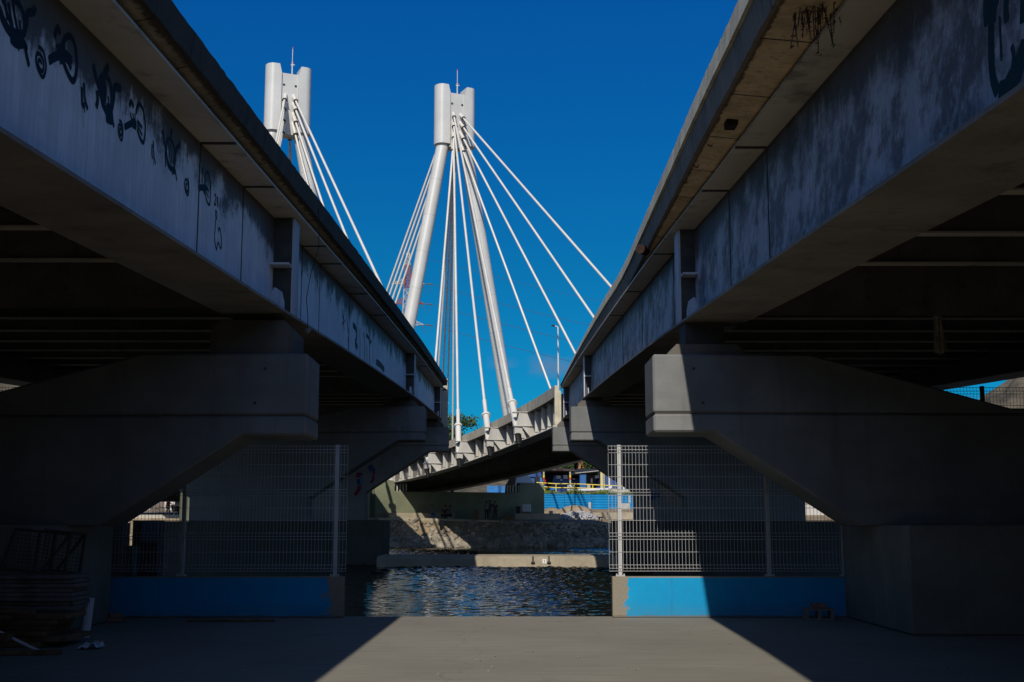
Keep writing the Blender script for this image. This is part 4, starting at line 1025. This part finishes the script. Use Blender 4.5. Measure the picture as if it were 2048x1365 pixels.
slab(947, 957, 106.4, .06, 1.93, 2.75, M['timber'], 'brown board standing upright in the shade of the green pier', 'upright_board', 'board')
slab(1004, 1029, 107.4, .4, 1.9, 2.3, M['timber'], 'long brown timber box in the shade beside the concrete bench', 'timber_box', 'box')
tr = thing('wooden_trestle', 'small orange-brown wooden trestle near the rubble heap', 'trestle', (at(1203, 1046, Y=104.5).x, 104.8, 1.6)); x = tr.location.x
for dx in (-.16, .16):
    MB().bar((x + dx - .18, 104.7, 1.5), (x + dx * .6, 104.9, 2.12), .04, 4).build('leg', M['timber'], tr)
MB().bar((x - .2, 104.9, 2.12), (x + .2, 104.95, 2.14), .05, 4).build('top_beam', M['timber'], tr)
# blue corrugated hoarding, three runs
HY = 122.6
def hoarding(u0, u1, label, dz=0):
    a, b = at(u0, 1000, Y=HY).x, at(u1, 1000, Y=HY).x; m = MB(); n = 11; z0, z1 = 2.75, 4.52 + dz; pr = []
    for i in range(n * 4 + 1):
        z = z0 + (z1 - z0) * i / (n * 4); pr.append((HY - .07 * (.5 + .5 * math.cos(i * math.pi / 2)), z))
    for i, (y, z) in enumerate(pr): m.v += [Vector((a, y, z)), Vector((b, y, z))]
    for i in range(len(pr) - 1): m.face([2 * i, 2 * i + 1, 2 * i + 3, 2 * i + 2])
    root = thing('corrugated_hoarding', label, 'hoarding', ((a + b) / 2, HY, z0), 'blue corrugated hoarding'); o = m.build('corrugated_sheet', M['hoard'], root)
    md = o.modifiers.new('t', 'SOLIDIFY'); md.thickness = .01; return root
h1 = hoarding(1072, 1129, 'left run of blue corrugated hoarding, striped by thin shadows, next to the green pier', .03)
h2 = hoarding(1129.5, 1182, 'middle run of blue corrugated hoarding behind the sand mound', 0)
h3 = hoarding(1182.5, 1330, 'right run of blue corrugated hoarding with grey patches, seen through the sunlit fence', -.02)
for u0, u1, v0, v1 in ((1177, 1182, 1005, 1020), (1241, 1260, 1007, 1020), (1257, 1261, 991, 1006)):
    a = at(u0, v1, Y=HY - .1); b = at(u1, v0, Y=HY - .1); MB().box(a.x, b.x, HY - .10, HY - .085, a.z, b.z).build('grey_patch', M['grey_sheet'], h3 if u0 > 1182 else h2)
# creeper strip on top of the bank behind the hoarding
def creeper():
    m = MB(); r = random.Random(12)
    for i in range(5200):
        x = r.uniform(at(1082, 985, Y=123.5).x, at(1270, 985, Y=123.5).x); y = r.uniform(122.8, 124.0)
        z = 4.45 + abs(r.gauss(0, .16)) * (1 + .5 * math.sin(x * 2.1)); c = Vector((x, y, z))
        a = Vector((r.uniform(-1, 1), r.uniform(-1, 1), r.uniform(-.5, .5))).normalized() * r.uniform(.05, .1); b = a.cross(Vector((r.uniform(-1, 1), -1, 1))).normalized() * .06
        n = len(m.v); m.v += [c - a, c + b, c + a, c - b]; m.face([n, n + 1, n + 2, n + 3])
    tag(m.build('creeper_plants', M['leaf_y'], loc=(7, 123, 4.4)), None, None, None, 'stuff')
creeper()
def rail():
    y = 124.6; root = thing('yellow_railing', 'yellow guard railing above the blue hoarding', 'railing', (7, y, 4.4)); P = lambda u, v: at(u, v, Y=y)
    m = MB(); m.tube([P(1073, 965.5), P(1112, 968), P(1148, 968), P(1249, 973)], .05, 6); m.build('top_rail', M['yellow'], root)
    m = MB(); m.tube([P(1074, 973), P(1112, 976), P(1148, 976), P(1249, 980)], .05, 6); m.build('mid_rail', M['yellow'], root)
    for u, v in ((1085, 966), (1112, 968), (1148.5, 968), (1185.5, 970)): MB().bar(P(u, v), P(u, 984), .05, 6).build('post', M['yellow'], root)
    MB().bar(P(1084, 966), P(1092.5, 989), .07, 6).build('brace', M['yellow'], root)
rail()
def shed():
    y = 129.0; g = 4.5; root = thing('workshop_shed', 'open-fronted site workshop with deep blue walls and dark canopy behind the yellow railing', 'shed', (9, 131, g))
    P = lambda u, v, yy=y: at(u, v, Y=yy)
    def wall(nm, u0, u1, v0, v1, yy, mat, d=.1, par=root):
        a, b = P(u0, v1, yy), P(u1, v0, yy); return MB().box(a.x, b.x, yy, yy + d, max(a.z, g - .2) if v1 > 985 else a.z, b.z).build(nm, mat, par)
    wall('back_wall', 1050, 1300, 938, 992, 135, M['shade'])
    a, b = P(1083, 943, 128), P(1150, 943, 128); MB().prism([(a.x, 7.25), ((a.x + b.x) / 2 - 1, 7.5), (b.x, 7.1), (b.x, 7.0), (a.x, 7.1)], lambda p, q: (p, 127.5, q), lambda p, q: (p, 136, q)).build('canopy_roof', M['brownp'], root)
    a, b = P(1150, 946, 128), P(1205, 941, 128); MB().prism([(a.x, 6.85), (b.x, 7.15), (b.x, 7.08), (a.x, 6.78)], lambda p, q: (p, 128.3, q), lambda p, q: (p, 136, q)).build('canopy_roof', M['grey_sheet'], root)
    w1 = wall('booth_wall', 1058, 1086, 944, 954, 131, M['deepblue']); wall('booth_wall', 1058, 1069, 954, 992, 131.2, M['deepblue']); wall('door_frame', 1080, 1085, 954, 992, 131.1, M['tarp'])
    a = [P(1108, 951, 130), P(1140, 951, 130), P(1140, 992, 130), P(1098, 992, 130)]
    m = MB(); m.prism([(p.x, p.z) for p in a], lambda p, q: (p, 130, q), lambda p, q: (p, 130.1, q)); bw = m.build('blue_wall', M['deepblue'], root)
    for u0, u1, v0, v1 in ((1112, 1121, 952, 957.5), (1127, 1135, 950.5, 958), (1121, 1124.5, 959, 961.5)): wall('notice_board', u0, u1, v0, v1, 129.93, M['signw'], .03, bw)
    a = P(1114, 955, 129.92); MB().bar((a.x, 129.925, a.z), (a.x, 129.90, a.z), .07, 12).build('blue_emblem', M['hoard'], bw)
    wall('side_wall', 1140, 1160, 957, 992, 132, M['deepblue']); wall('notice_board', 1145, 1150, 957, 960, 131.9, M['signw'], .04)
    wall('brown_panel', 1172, 1193, 950, 992, 131, M['brownp']); pb = wall('white_cabinet', 1181.5, 1185, 957, 966, 130.8, M['signw'], .15)
    wall('window', 1190, 1199, 951, 957, 130.9, M['signw'], .05)
    a = [P(1193, 978, 130), P(1203, 944, 130), P(1216, 944, 130), P(1262, 980, 130), P(1262, 992, 130), P(1193, 992, 130)]
    m = MB(); m.prism([(p.x, p.z) for p in a], lambda p, q: (p, 130.5, q), lambda p, q: (p, 133, q)); m.build('blue_tent', M['deepblue'], root)
    for u in (1087.5, 1140.3):
        a, b = P(u, 944, 127.6), P(u, 992, 127.6); p1 = MB().bar((a.x, 127.6, g - .1), (a.x, 127.6, a.z), .09, 8).build('post', M['road'], root)
        z = P(u, 958, 127.6).z; MB().bar((a.x, 127.6, z - .12), (a.x, 127.6, z + .12), .10, 8).build('red_band', M['red'], p1); MB().bar((a.x, 127.6, z + .12), (a.x, 127.6, z + .4), .097, 8).build('yellow_band', M['yellow'], p1)
    ct = thing('shipping_container', 'narrow upright blue ribbed container between the blue wall and brown panel', 'container', (P(1166, 980, 128.6).x, 128.6, g)); a, b = P(1160, 978, 128.6), P(1172, 949, 128.6)
    MB().box(a.x, b.x, 128.6, 130, g, b.z).build('container_body', M['tarp'], ct); m = MB()
    for i in range(5): xx = a.x + (b.x - a.x) * (i + .5) / 5; m.box(xx - .03, xx + .03, 128.55, 128.6, g + .05, b.z - .05)
    m.build('door_bars', M['deepblue'], ct)
    ld = thing('yellow_ladder', 'tall yellow ladder leaning at the right end of the workshop', 'ladder', (P(1205, 980, 126.5).x, 126.5, g))
    for u in (1201.5, 1208): a = P(u, 943 if u < 1205 else 947, 126.5); MB().bar((a.x, 126.5, g - .05), (a.x, 126.5, a.z), .055, 6).build('rail', M['yellow'], ld)
    for i in range(9): a, b = P(1201.5, 979 - i * 3.8, 126.5), P(1208, 979 - i * 3.8, 126.5); MB().bar(a, b, .03, 5).build('rung', M['yellow'], ld)
    for u, v, lb in ((1203.8, 945, 'thin white pipe post in front of the yellow ladder'), (1218.5, 952, 'taller white pipe post left of the sunlit fence post'), (1247.5, 970, 'short white pipe post at the end of the yellow railing')):
        a = P(u, v, 125.8); tag(MB().bar((a.x, 125.8, g - .05), (a.x, 125.8, a.z), .09, 8).build('pipe_post', M['opal'], loc=(a.x, 125.8, g)), lb, 'post', 'white pipe posts by the railing')
    def sack(u0, u1, v0, v1, yy, mat, lb, nm, cat, seed):
        a, b = P(u0, v1, yy), P(u1, v0, yy); m = MB(); r = random.Random(seed); blob(m, ((a.x + b.x) / 2, yy, (a.z + b.z) / 2), 1, (1, 1, 1), r, .1, 2)
        c = Vector(((a.x + b.x) / 2, yy, (a.z + b.z) / 2)); k = Vector(((b.x - a.x) / 2, .5, (b.z - a.z) / 2)); m.v = [c + Vector(((p - c).x * k.x, (p - c).y * k.y, (p - c).z * k.z)) for p in m.v]
        tag(m.build(nm, mat, loc=(c.x, yy, a.z)), lb, cat)
    slab_b = P(985, 972, 138); tag(MB().box(slab_b.x - .6, slab_b.x + 1.4, 138, 139, 4.6, at(985, 972, Y=138).z).build('blue_tarpaulin', M['tarp'], loc=(slab_b.x, 138, 4.6)), 'strip of blue sheeting seen in the slit under the cable deck', 'tarpaulin')
    sack(1074, 1094, 969, 978, 126.6, M['tarp'], 'bright blue tarpaulin bundle at the left end of the yellow railing', 'tarpaulin', 'tarpaulin', 1)
    sack(1098, 1117, 976, 983, 126, M['tarp'], 'low blue tarpaulin spread under the yellow railing', 'tarpaulin', 'tarpaulin', 2)
    slab_ = lambda u0, u1, v0, v1, yy, mat, lb, nm, cat: tag(MB().box(P(u0, v1, yy).x, P(u1, v1, yy).x, yy, yy + .8, P(u0, v1, yy).z, P(u0, v0, yy).z).build(nm, mat, loc=(P(u0, v1, yy).x, yy, P(u0, v1, yy).z), bevel=.04), lb, cat)
    slab_(1135, 1149, 970, 982, 125.2, M['signw'], 'white box standing behind the middle of the yellow railing', 'white_box', 'box'); slab_(1174, 1181, 970, 977, 126, M['grey_sheet'], 'grey box behind the right part of the yellow railing', 'grey_box', 'box')
    m = MB(); m.tube([P(1148, 981, 124.2), P(1180, 980.5, 124.2), P(1217, 979, 124.2), P(1224, 974, 124.2)], .14, 8); tag(m.build('white_pipe', M['opal'], loc=P(1180, 981, 124.2)), 'long white pipe lying along the bank above the creepers', 'pipe')
    slab_(1221, 1269, 979, 986, 125, M['palewall'], 'pale bags row right of the white pipe behind the sunlit fence', 'pale_bags', 'bags')
    a = P(1089.5, 969, 126.9); tag(MB().bar((a.x, 126.9, g), (a.x, 126.9, a.z + .45), .11, 10).build('red_cylinder', M['red'], loc=(a.x, 126.9, g)), 'red fire extinguisher at the foot of the left canopy post', 'fire extinguisher')
shed()
# trees
def tree(x, y, z0, h, cr, cz, n, label, mat, seed, ls=.16, group='trees on the far bank'):
    root = thing('broadleaf_tree', label, 'tree', (x, y, z0), group); r = random.Random(seed); m = MB(); top = z0 + h
    m.bar((x, y, z0), (x + .1, y, z0 + h * .55), .16 + h * .008, 8, .10); cl = []
    for i in range(9):
        a = r.uniform(0, 6.28); e = Vector((x + cr * .75 * math.cos(a) * r.uniform(.3, 1), y + cr * .75 * math.sin(a) * r.uniform(.3, 1), z0 + cz + r.uniform(-.6, .9) * cr * .8)); m.bar((x + .05, y, z0 + h * r.uniform(.35, .55)), e, .07, 5, .02); cl.append(e)
    m.build('trunk', M['bark'], root); m = MB()
    cl += [Vector((x + r.gauss(0, .45) * cr, y + r.gauss(0, .45) * cr, z0 + cz + r.gauss(0, .4) * cr)) for _ in range(8)]
    for i in range(n):
        c = r.choice(cl); p = c + Vector((r.gauss(0, .22) * cr, r.gauss(0, .22) * cr, r.gauss(0, .17) * cr))
        a = Vector((r.uniform(-1, 1), r.uniform(-1, 1), r.uniform(-1, 1))).normalized(); b = a.orthogonal().normalized() * ls * .5; a = a * ls
        k = len(m.v); m.v += [p - a, p + b, p + a, p - b]; m.face([k, k + 1, k + 2, k + 3])
    m.build('crown', mat, root)
tree(-7.3, 150, 4.4, 10.6, 2.4, 8.0, 2600, 'green leafy tree rising behind the cable deck beside the left cable sleeve', M['leaf'], 5, .22)
for i, (u, v, lb) in enumerate(((1122, 936, 'low bushy tree left of the orange roof behind the workshop'), (1142, 930, 'olive tree just left of the orange-roofed house'), (1176, 936, 'small dark tree right of the orange-roofed house'))):
    p = at(u, v, Y=165); tree(p.x, 165, 5, p.z - 4.2, 1.6, p.z - 5.2, 1300, lb, M['leaf'], 30 + i, .2)
def house(u, v, y, w, h, label, roof):
    p = at(u, v, Y=y); z0 = p.z - h - 3; root = thing('hillside_house', label, 'house', (p.x, y, z0), 'houses on the hillside')
    MB().box(p.x - w / 2, p.x + w / 2, y, y + 5, z0, p.z).build('wall', M['palewall'], root)
    MB().prism([(p.x - w / 2 - .3, p.z), (p.x + w / 2 + .3, p.z), (p.x, p.z + h * .35)], lambda a, b: (a, y - .4, b + .002), lambda a, b: (a, y + 5.4, b + .002)).build('roof', roof, root)
    for dx in (-.25, .2): MB().box(p.x + dx * w - .4, p.x + dx * w + .4, y - .03, y - .005, p.z - 1.9, p.z - .8).build('window', M['shade'], root)
house(1164, 939, 190, 6, 4, 'small house with an orange tiled roof on the slope behind the workshop', M['tile']); house(1150, 930, 215, 5, 4, 'pale house with a grey roof above the orange-roofed one', M['grey_sheet']); house(1188, 932, 205, 6, 5, 'pale house with a grey roof at the right edge above the workshop', M['grey_sheet'])
# street lamp on the right deck
a = at(1116, 655, Y=106.4); zb0 = 7.6
lp = thing('street_lamp', 'slim street lamp rising behind the right parapet', 'street lamp', (a.x, 106.4, zb0))
MB().bar((a.x, 106.4, zb0), (a.x, 106.4, a.z), .085, 10, .06).build('pole', M['lamp'], lp); MB().tube([(a.x, 106.4, a.z), (a.x - .08, 106.4, a.z + .07), (a.x - .28, 106.4, a.z + .1)], .045, 6).build('arm', M['lamp'], lp)
MB().prism([(-.28, .06), (-.60, .12), (-.60, .17), (-.42, .20), (-.28, .17)], lambda p, q: (a.x + p, 106.3, a.z + q), lambda p, q: (a.x + p, 106.5, a.z + q)).build('lamp_head', M['steel_dk'], lp)
# transmission tower and its lines
def tower():
    Y = 230.0; cx = at(816, 560, Y=Y).x; root = thing('transmission_tower', 'red and white lattice power tower half hidden behind the pylon leg', 'power tower', (cx, Y, 8)); zt = at(818, 507, Y=Y).z
    hw = lambda z: .28 + max(0, (zt - z)) * .055 if z > zt - 9 else .78 + (zt - 9 - z) * .022
    zs = [8]
    while zs[-1] < zt - 1: zs.append(zs[-1] + max(1.0, 2.1 * hw(zs[-1])))
    zs.append(zt); secs = [MB(), MB()]
    for i, (a, b) in enumerate(zip(zs, zs[1:])):
        m = secs[(i // 4) % 2]; c = [[Vector((cx + sx * hw(z), Y + sy * hw(z), z)) for sx, sy in ((-1, -1), (1, -1), (1, 1), (-1, 1))] for z in (a, b)]
        for j in range(4):
            k = (j + 1) % 4; m.bar(c[0][j], c[1][j], .085, 4); m.bar(c[0][j], c[1][k], .055, 4); m.bar(c[0][k], c[1][j], .055, 4); m.bar(c[1][j], c[1][k], .05, 4)
    secs[0].build('lattice_body', M['lattice_r'], root); secs[1].build('lattice_body', M['lattice_w'], root)
    arms = []
    for k, v in enumerate((568, 608, 650)):
        z = at(816, v, Y=Y).z; L = 3.1
        for s in (-1, 1):
            m = MB(); t = Vector((cx + s * L, Y, z)); 
            for sy in (-1, 1):
                b0 = Vector((cx + s * hw(z), Y + sy * hw(z), z)); b1 = b0 + Vector((0, 0, 1.0)); m.bar(b0, t, .07, 4); m.bar(b1, t, .06, 4)
                for q in (.25, .5, .75): m.bar(b0.lerp(t, q), b1.lerp(t, q - .12), .04, 4)
            m.build('cross_arm', M['lattice_w'] if k != 1 else M['lattice_r'], root)
            arms.append((s, t))
            if s == 1:
                e = t + Vector((1.5, 0, -.12)); MB().bar(t + Vector((.25, 0, -.02)), e, .12, 8).build('insulator', M['insul'], root); MB().bar(t + Vector((-.1, 0, -.1)), t + Vector((-.15, 0, -.75)), .09, 8).build('insulator', M['insul'], root)
                P = [e.lerp(t + Vector((-.15, 0, -.75)), i / 8) - Vector((0, 0, 1.3 * math.sin(math.pi * i / 8))) for i in range(9)]; MB().tube(P, .022, 4).build('jumper', M['line'], root)
    ends = [(t + Vector((1.5, 0, -.12)), i) for i, (s, t) in enumerate(arms) if s == 1] + [(Vector((cx, Y, zt)), 9)]
    lab = ['highest of the three power lines leaving the red and white tower', 'middle power line leaving the red and white tower', 'lowest power line leaving the red and white tower', 'thin earth wire from the tip of the red and white tower']
    for (p, i), lb in zip(ends, lab):
        q = Vector((150, 262, p.z - 13)); P = [p.lerp(q, t / 24) - Vector((0, 0, 7.5 * 4 * (t / 24) * (1 - t / 24))) for t in range(25)]
        tag(MB().tube(P, .035 if i < 9 else .022, 4).build('power_line', M['line'], loc=p), lb, 'power line', 'power lines')
tower()
# people
def figure(name, label, loc, rz, pose, shirt, trousers, sc=1.0, group=None):
    J = {'pelvis': (0, 0, .93), 'chest': (0, .02, 1.28), 'neck': (0, .01, 1.47), 'head': (0, -.02, 1.58), 'crown': (0, 0, 1.70), 'nose': (0, -.10, 1.58)}
    for s, n in ((-1, 'l'), (1, 'r')):
        J.update({'hip' + n: (s * .10, 0, .88), 'knee' + n: (s * .11, -.03, .48), 'ankle' + n: (s * .11, .03, .09), 'toe' + n: (s * .13, -.16, .03), 'sh' + n: (s * .19, .01, 1.40), 'el' + n: (s * .25, .04, 1.12), 'wr' + n: (s * .25, -.08, .90), 'palm' + n: (s * .25, -.11, .82)})
    if pose == 'sit':
        for k in list(J): x, y, z = J[k]; J[k] = (x, y, z - .45)
        for s, n in ((-1, 'l'), (1, 'r')):
            J['knee' + n] = (s * .13, -.44, .50); J['ankle' + n] = (s * .12, -.46, .09); J['toe' + n] = (s * .14, -.64, .03); J['el' + n] = (s * .24, -.12, .72); J['wr' + n] = (s * .16, -.34, .58); J['palm' + n] = (s * .13, -.42, .56)
    if pose == 'reach': J['elr'] = (.28, -.20, 1.22); J['wrr'] = (.22, -.42, 1.18); J['palmr'] = (.21, -.50, 1.17)
    if pose == 'hips': J['ell'] = (-.38, .06, 1.16); J['wrl'] = (-.22, -.05, 1.0); J['palml'] = (-.16, -.08, .97)
    R = {'pelvis': .13, 'chest': .15, 'neck': .055, 'head': .095, 'crown': .075, 'nose': .018, 'hip': .085, 'knee': .058, 'ankle': .042, 'toe': .035, 'sh': .06, 'el': .043, 'wr': .03, 'palm': .034}
    E = [('pelvis', 'chest'), ('chest', 'neck'), ('neck', 'head'), ('head', 'crown'), ('head', 'nose')]
    for n in 'lr': E += [('pelvis', 'hip' + n), ('hip' + n, 'knee' + n), ('knee' + n, 'ankle' + n), ('ankle' + n, 'toe' + n), ('chest', 'sh' + n), ('sh' + n, 'el' + n), ('el' + n, 'wr' + n), ('wr' + n, 'palm' + n)]
    for n in 'lr':
        d = (Vector(J['palm' + n]) - Vector(J['wr' + n])).normalized()
        for i in range(5):
            k = 'f%d%s' % (i, n); J[k] = tuple(Vector(J['palm' + n]) + d * (.085 if i else .04) + Vector((0, (i - 2) * .02, 0)) if i else Vector(J['palm' + n]) + d * .04 + Vector((0, -.05, 0))); E.append(('palm' + n, k)); R[k] = .009
    root = thing(name, label, 'person', loc, group); root.rotation_euler = (0, 0, rz)
    def skin(nm, mat, edges, grow):
        ks = []; 
        for e in edges:
            for k in e:
                if k not in ks: ks.append(k)
        me = bpy.data.meshes.new(nm); me.from_pydata([Vector(J[k]) * sc for k in ks], [(ks.index(a), ks.index(b)) for a, b in edges], []); o = bpy.data.objects.new(nm, me); C.objects.link(o); o.parent = root
        o.modifiers.new('skin', 'SKIN'); o.modifiers.new('sub', 'SUBSURF').levels = 1
        if not me.skin_vertices: me.skin_vertices.new()
        for k, v in zip(ks, me.skin_vertices[0].data):
            rr = R.get(k, R.get(k[:-1], .05)) * sc * grow; v.radius = (rr, rr); v.use_root = k == ks[0]
        me.materials.append(mat); return o
    skin('body', M['skin'], E, 1.0)
    up = [e for e in E if e[0] in ('pelvis', 'chest', 'shl', 'shr') and e[1] in ('chest', 'shl', 'shr', 'ell', 'elr')]
    lo = [e for e in E if e[0] in ('pelvis', 'hipl', 'hipr', 'kneel', 'kneer') and e[1] in ('hipl', 'hipr', 'kneel', 'kneer', 'anklel', 'ankler')]
    skin('shirt', shirt, up, 1.16); skin('trousers', trousers, lo, 1.2)
    m = MB(); blob(m, (J['crown'][0] * sc, (J['crown'][1] + .02) * sc, (J['crown'][2] - .03) * sc), .105 * sc, (1, 1.1, .9), random.Random(1), .05, 2); o = m.build('hair', M['hair']); o.parent = root
    return root
def stand(u, y, pose, lb, sh, tr, rz, sc=.92, z=None):
    p = at(u, 1040, Y=y); figure('person', lb, (p.x, y, z if z is not None else max(terr(p.x, y), 1.9)), rz, pose, sh, tr, sc)
stand(973, 106.2, 'stand', 'standing person in grey shirt, leftmost of the three standing before the dark green pier', M['cl_grey'], M['cl_dark'], .3)
stand(980, 106.6, 'reach', 'standing person in blue shirt, middle of the three before the dark green pier', M['cl_blue'], M['cl_grey'], -.2, .96)
stand(990, 106.2, 'hips', 'standing person in dark clothes, right of the three before the dark green pier', M['cl_dark'], M['cl_dark'], .1)
stand(864, 104.6, 'sit', 'seated person with blue trousers at the edge of the sunlit patch', M['cl_grey'], M['cl_blue'], .4, .95, 1.95)
stand(890, 105.0, 'sit', 'seated person in dark clothes, second from the sunlit patch', M['cl_dark'], M['cl_dark'], -.4, .95, 1.9)
stand(900, 105.2, 'sit', 'seated person in grey, furthest right of the seated ones', M['cl_grey'], M['cl_dark'], -.8, .95, 1.9)
# ------------------------------------------------------------------ glimpses behind the left fence
def wallpx(u0, u1, v0, y, zb_, d, mat, label, nm):
    a, b = at(u0, v0, Y=y), at(u1, v0, Y=y); m = MB(); m.box(a.x, b.x, y, y + d, zb_, a.z); return tag(m.build(nm, mat, loc=((a.x + b.x) / 2, y, zb_)), label, 'wall')
wallpx(266, 318, 1041, 24.5, -1, .4, M['brickwall'], 'dark purple brick wall left of the second left pier, seen through the fence', 'brick_wall')
wallpx(140, 248, 1046, 24, -1, .4, M['ped'], 'grey concrete wall at the far left behind the fence', 'river_wall')
wallpx(248.5, 268, 1092, 24.1, -1, .3, M['ped'], 'low grey wall under the small bright gap left of the brick wall', 'low_river_wall')
b = wallpx(284, 316, 1043, 24.4, at(300, 1085, Y=24.4).z, .06, M['paleblue'], 'pale blue boards fixed over the purple brick wall', 'blue_boards')
wallpx(270, 420, 1030, 117, 1.4, .5, M['road'], 'pale quay wall in sunlight seen through the left fence', 'quay_wall')
wallpx(330, 410, 985, 150, 2, .5, M['palewall'], 'streaked pale wall in bright sun behind the cyclist', 'rendered_wall')
wallpx(200, 300, 1018, 150, 2, .5, M['palewall'], 'low pale wall far left in bright sun', 'rendered_wall')
sk = thing('rubbish_skip', 'dark brown skip with an orange rim in the sun behind the left fence', 'skip', (at(357, 1022, Y=130).x, 130, 2.5)); a, b = at(341, 1024, Y=130), at(373, 1011, Y=130)
MB().prism([(a.x + .2, a.z), (b.x - .2, a.z), (b.x, b.z - .1), (a.x, b.z - .1)], lambda p, q: (p, 130, q), lambda p, q: (p, 131.6, q)).build('skip_body', M['brownp'], sk); MB().box(a.x - .05, b.x + .05, 129.95, 131.65, b.z - .1, b.z).build('rim', M['tile'], sk)
for u, lb in ((349, 'pale thin post in front of the brown skip'), (357, 'short dark bollard in front of the brown skip')):
    a = at(u, 1010 if u < 352 else 1017, Y=124); tag(MB().bar((a.x, 124, 2.2), (a.x, 124, a.z), .06, 8).build('bollard', M['opal'] if u < 352 else M['black'], loc=(a.x, 124, 2.2)), lb, 'post')
px = at(336, 1030, Y=122).x; figure('person', 'person in red top and white trousers walking a bicycle beyond the left fence', (px, 122, 2.42), .9, 'reach', M['cl_red'], M['cl_white'], .9)
def bicycle(x, y, z):
    root = thing('bicycle', 'bicycle held by the person in red beyond the left fence', 'bicycle', (x, y, z)); r = .33
    for dx in (-.5, .5):
        P = [(x + dx + r * math.cos(i * math.pi / 9), y, z + r + r * math.sin(i * math.pi / 9)) for i in range(19)]; wv = MB().tube(P, .022, 5).build('wheel', M['black'], root)
        m = MB()
        for i in range(8): m.bar((x + dx, y, z + r), P[i * 2 + 1], .004, 4)
        m.build('spokes', M['wire'], wv)
    m = MB(); m.tube([(x - .5, y, z + r), (x - .18, y, z + .75), (x + .38, y, z + .78), (x - .05, y, z + .30), (x - .18, y, z + .75)], .022, 5); m.tube([(x - .5, y, z + r), (x - .05, y, z + .3)], .018, 5); m.tube([(x + .5, y, z + r), (x + .36, y, z + .95)], .02, 5); m.build('frame', M['cl_white'], root)
    MB().bar((x + .34, y - .25, z + .97), (x + .34, y + .25, z + .97), .018, 5).build('handlebar', M['black'], root); MB().box(x - .32, x - .08, y - .06, y + .06, z + .86, z + .91).build('saddle', M['black'], root)
bicycle(px - .55, 121.7, 2.42)
a = at(1625, 1030, Y=118); wallpx(1590, 1660, 1010, 118, 1.2, .4, M['palewall'], 'bright pale wall glimpsed through the right fence below the pier arm', 'rendered_wall')
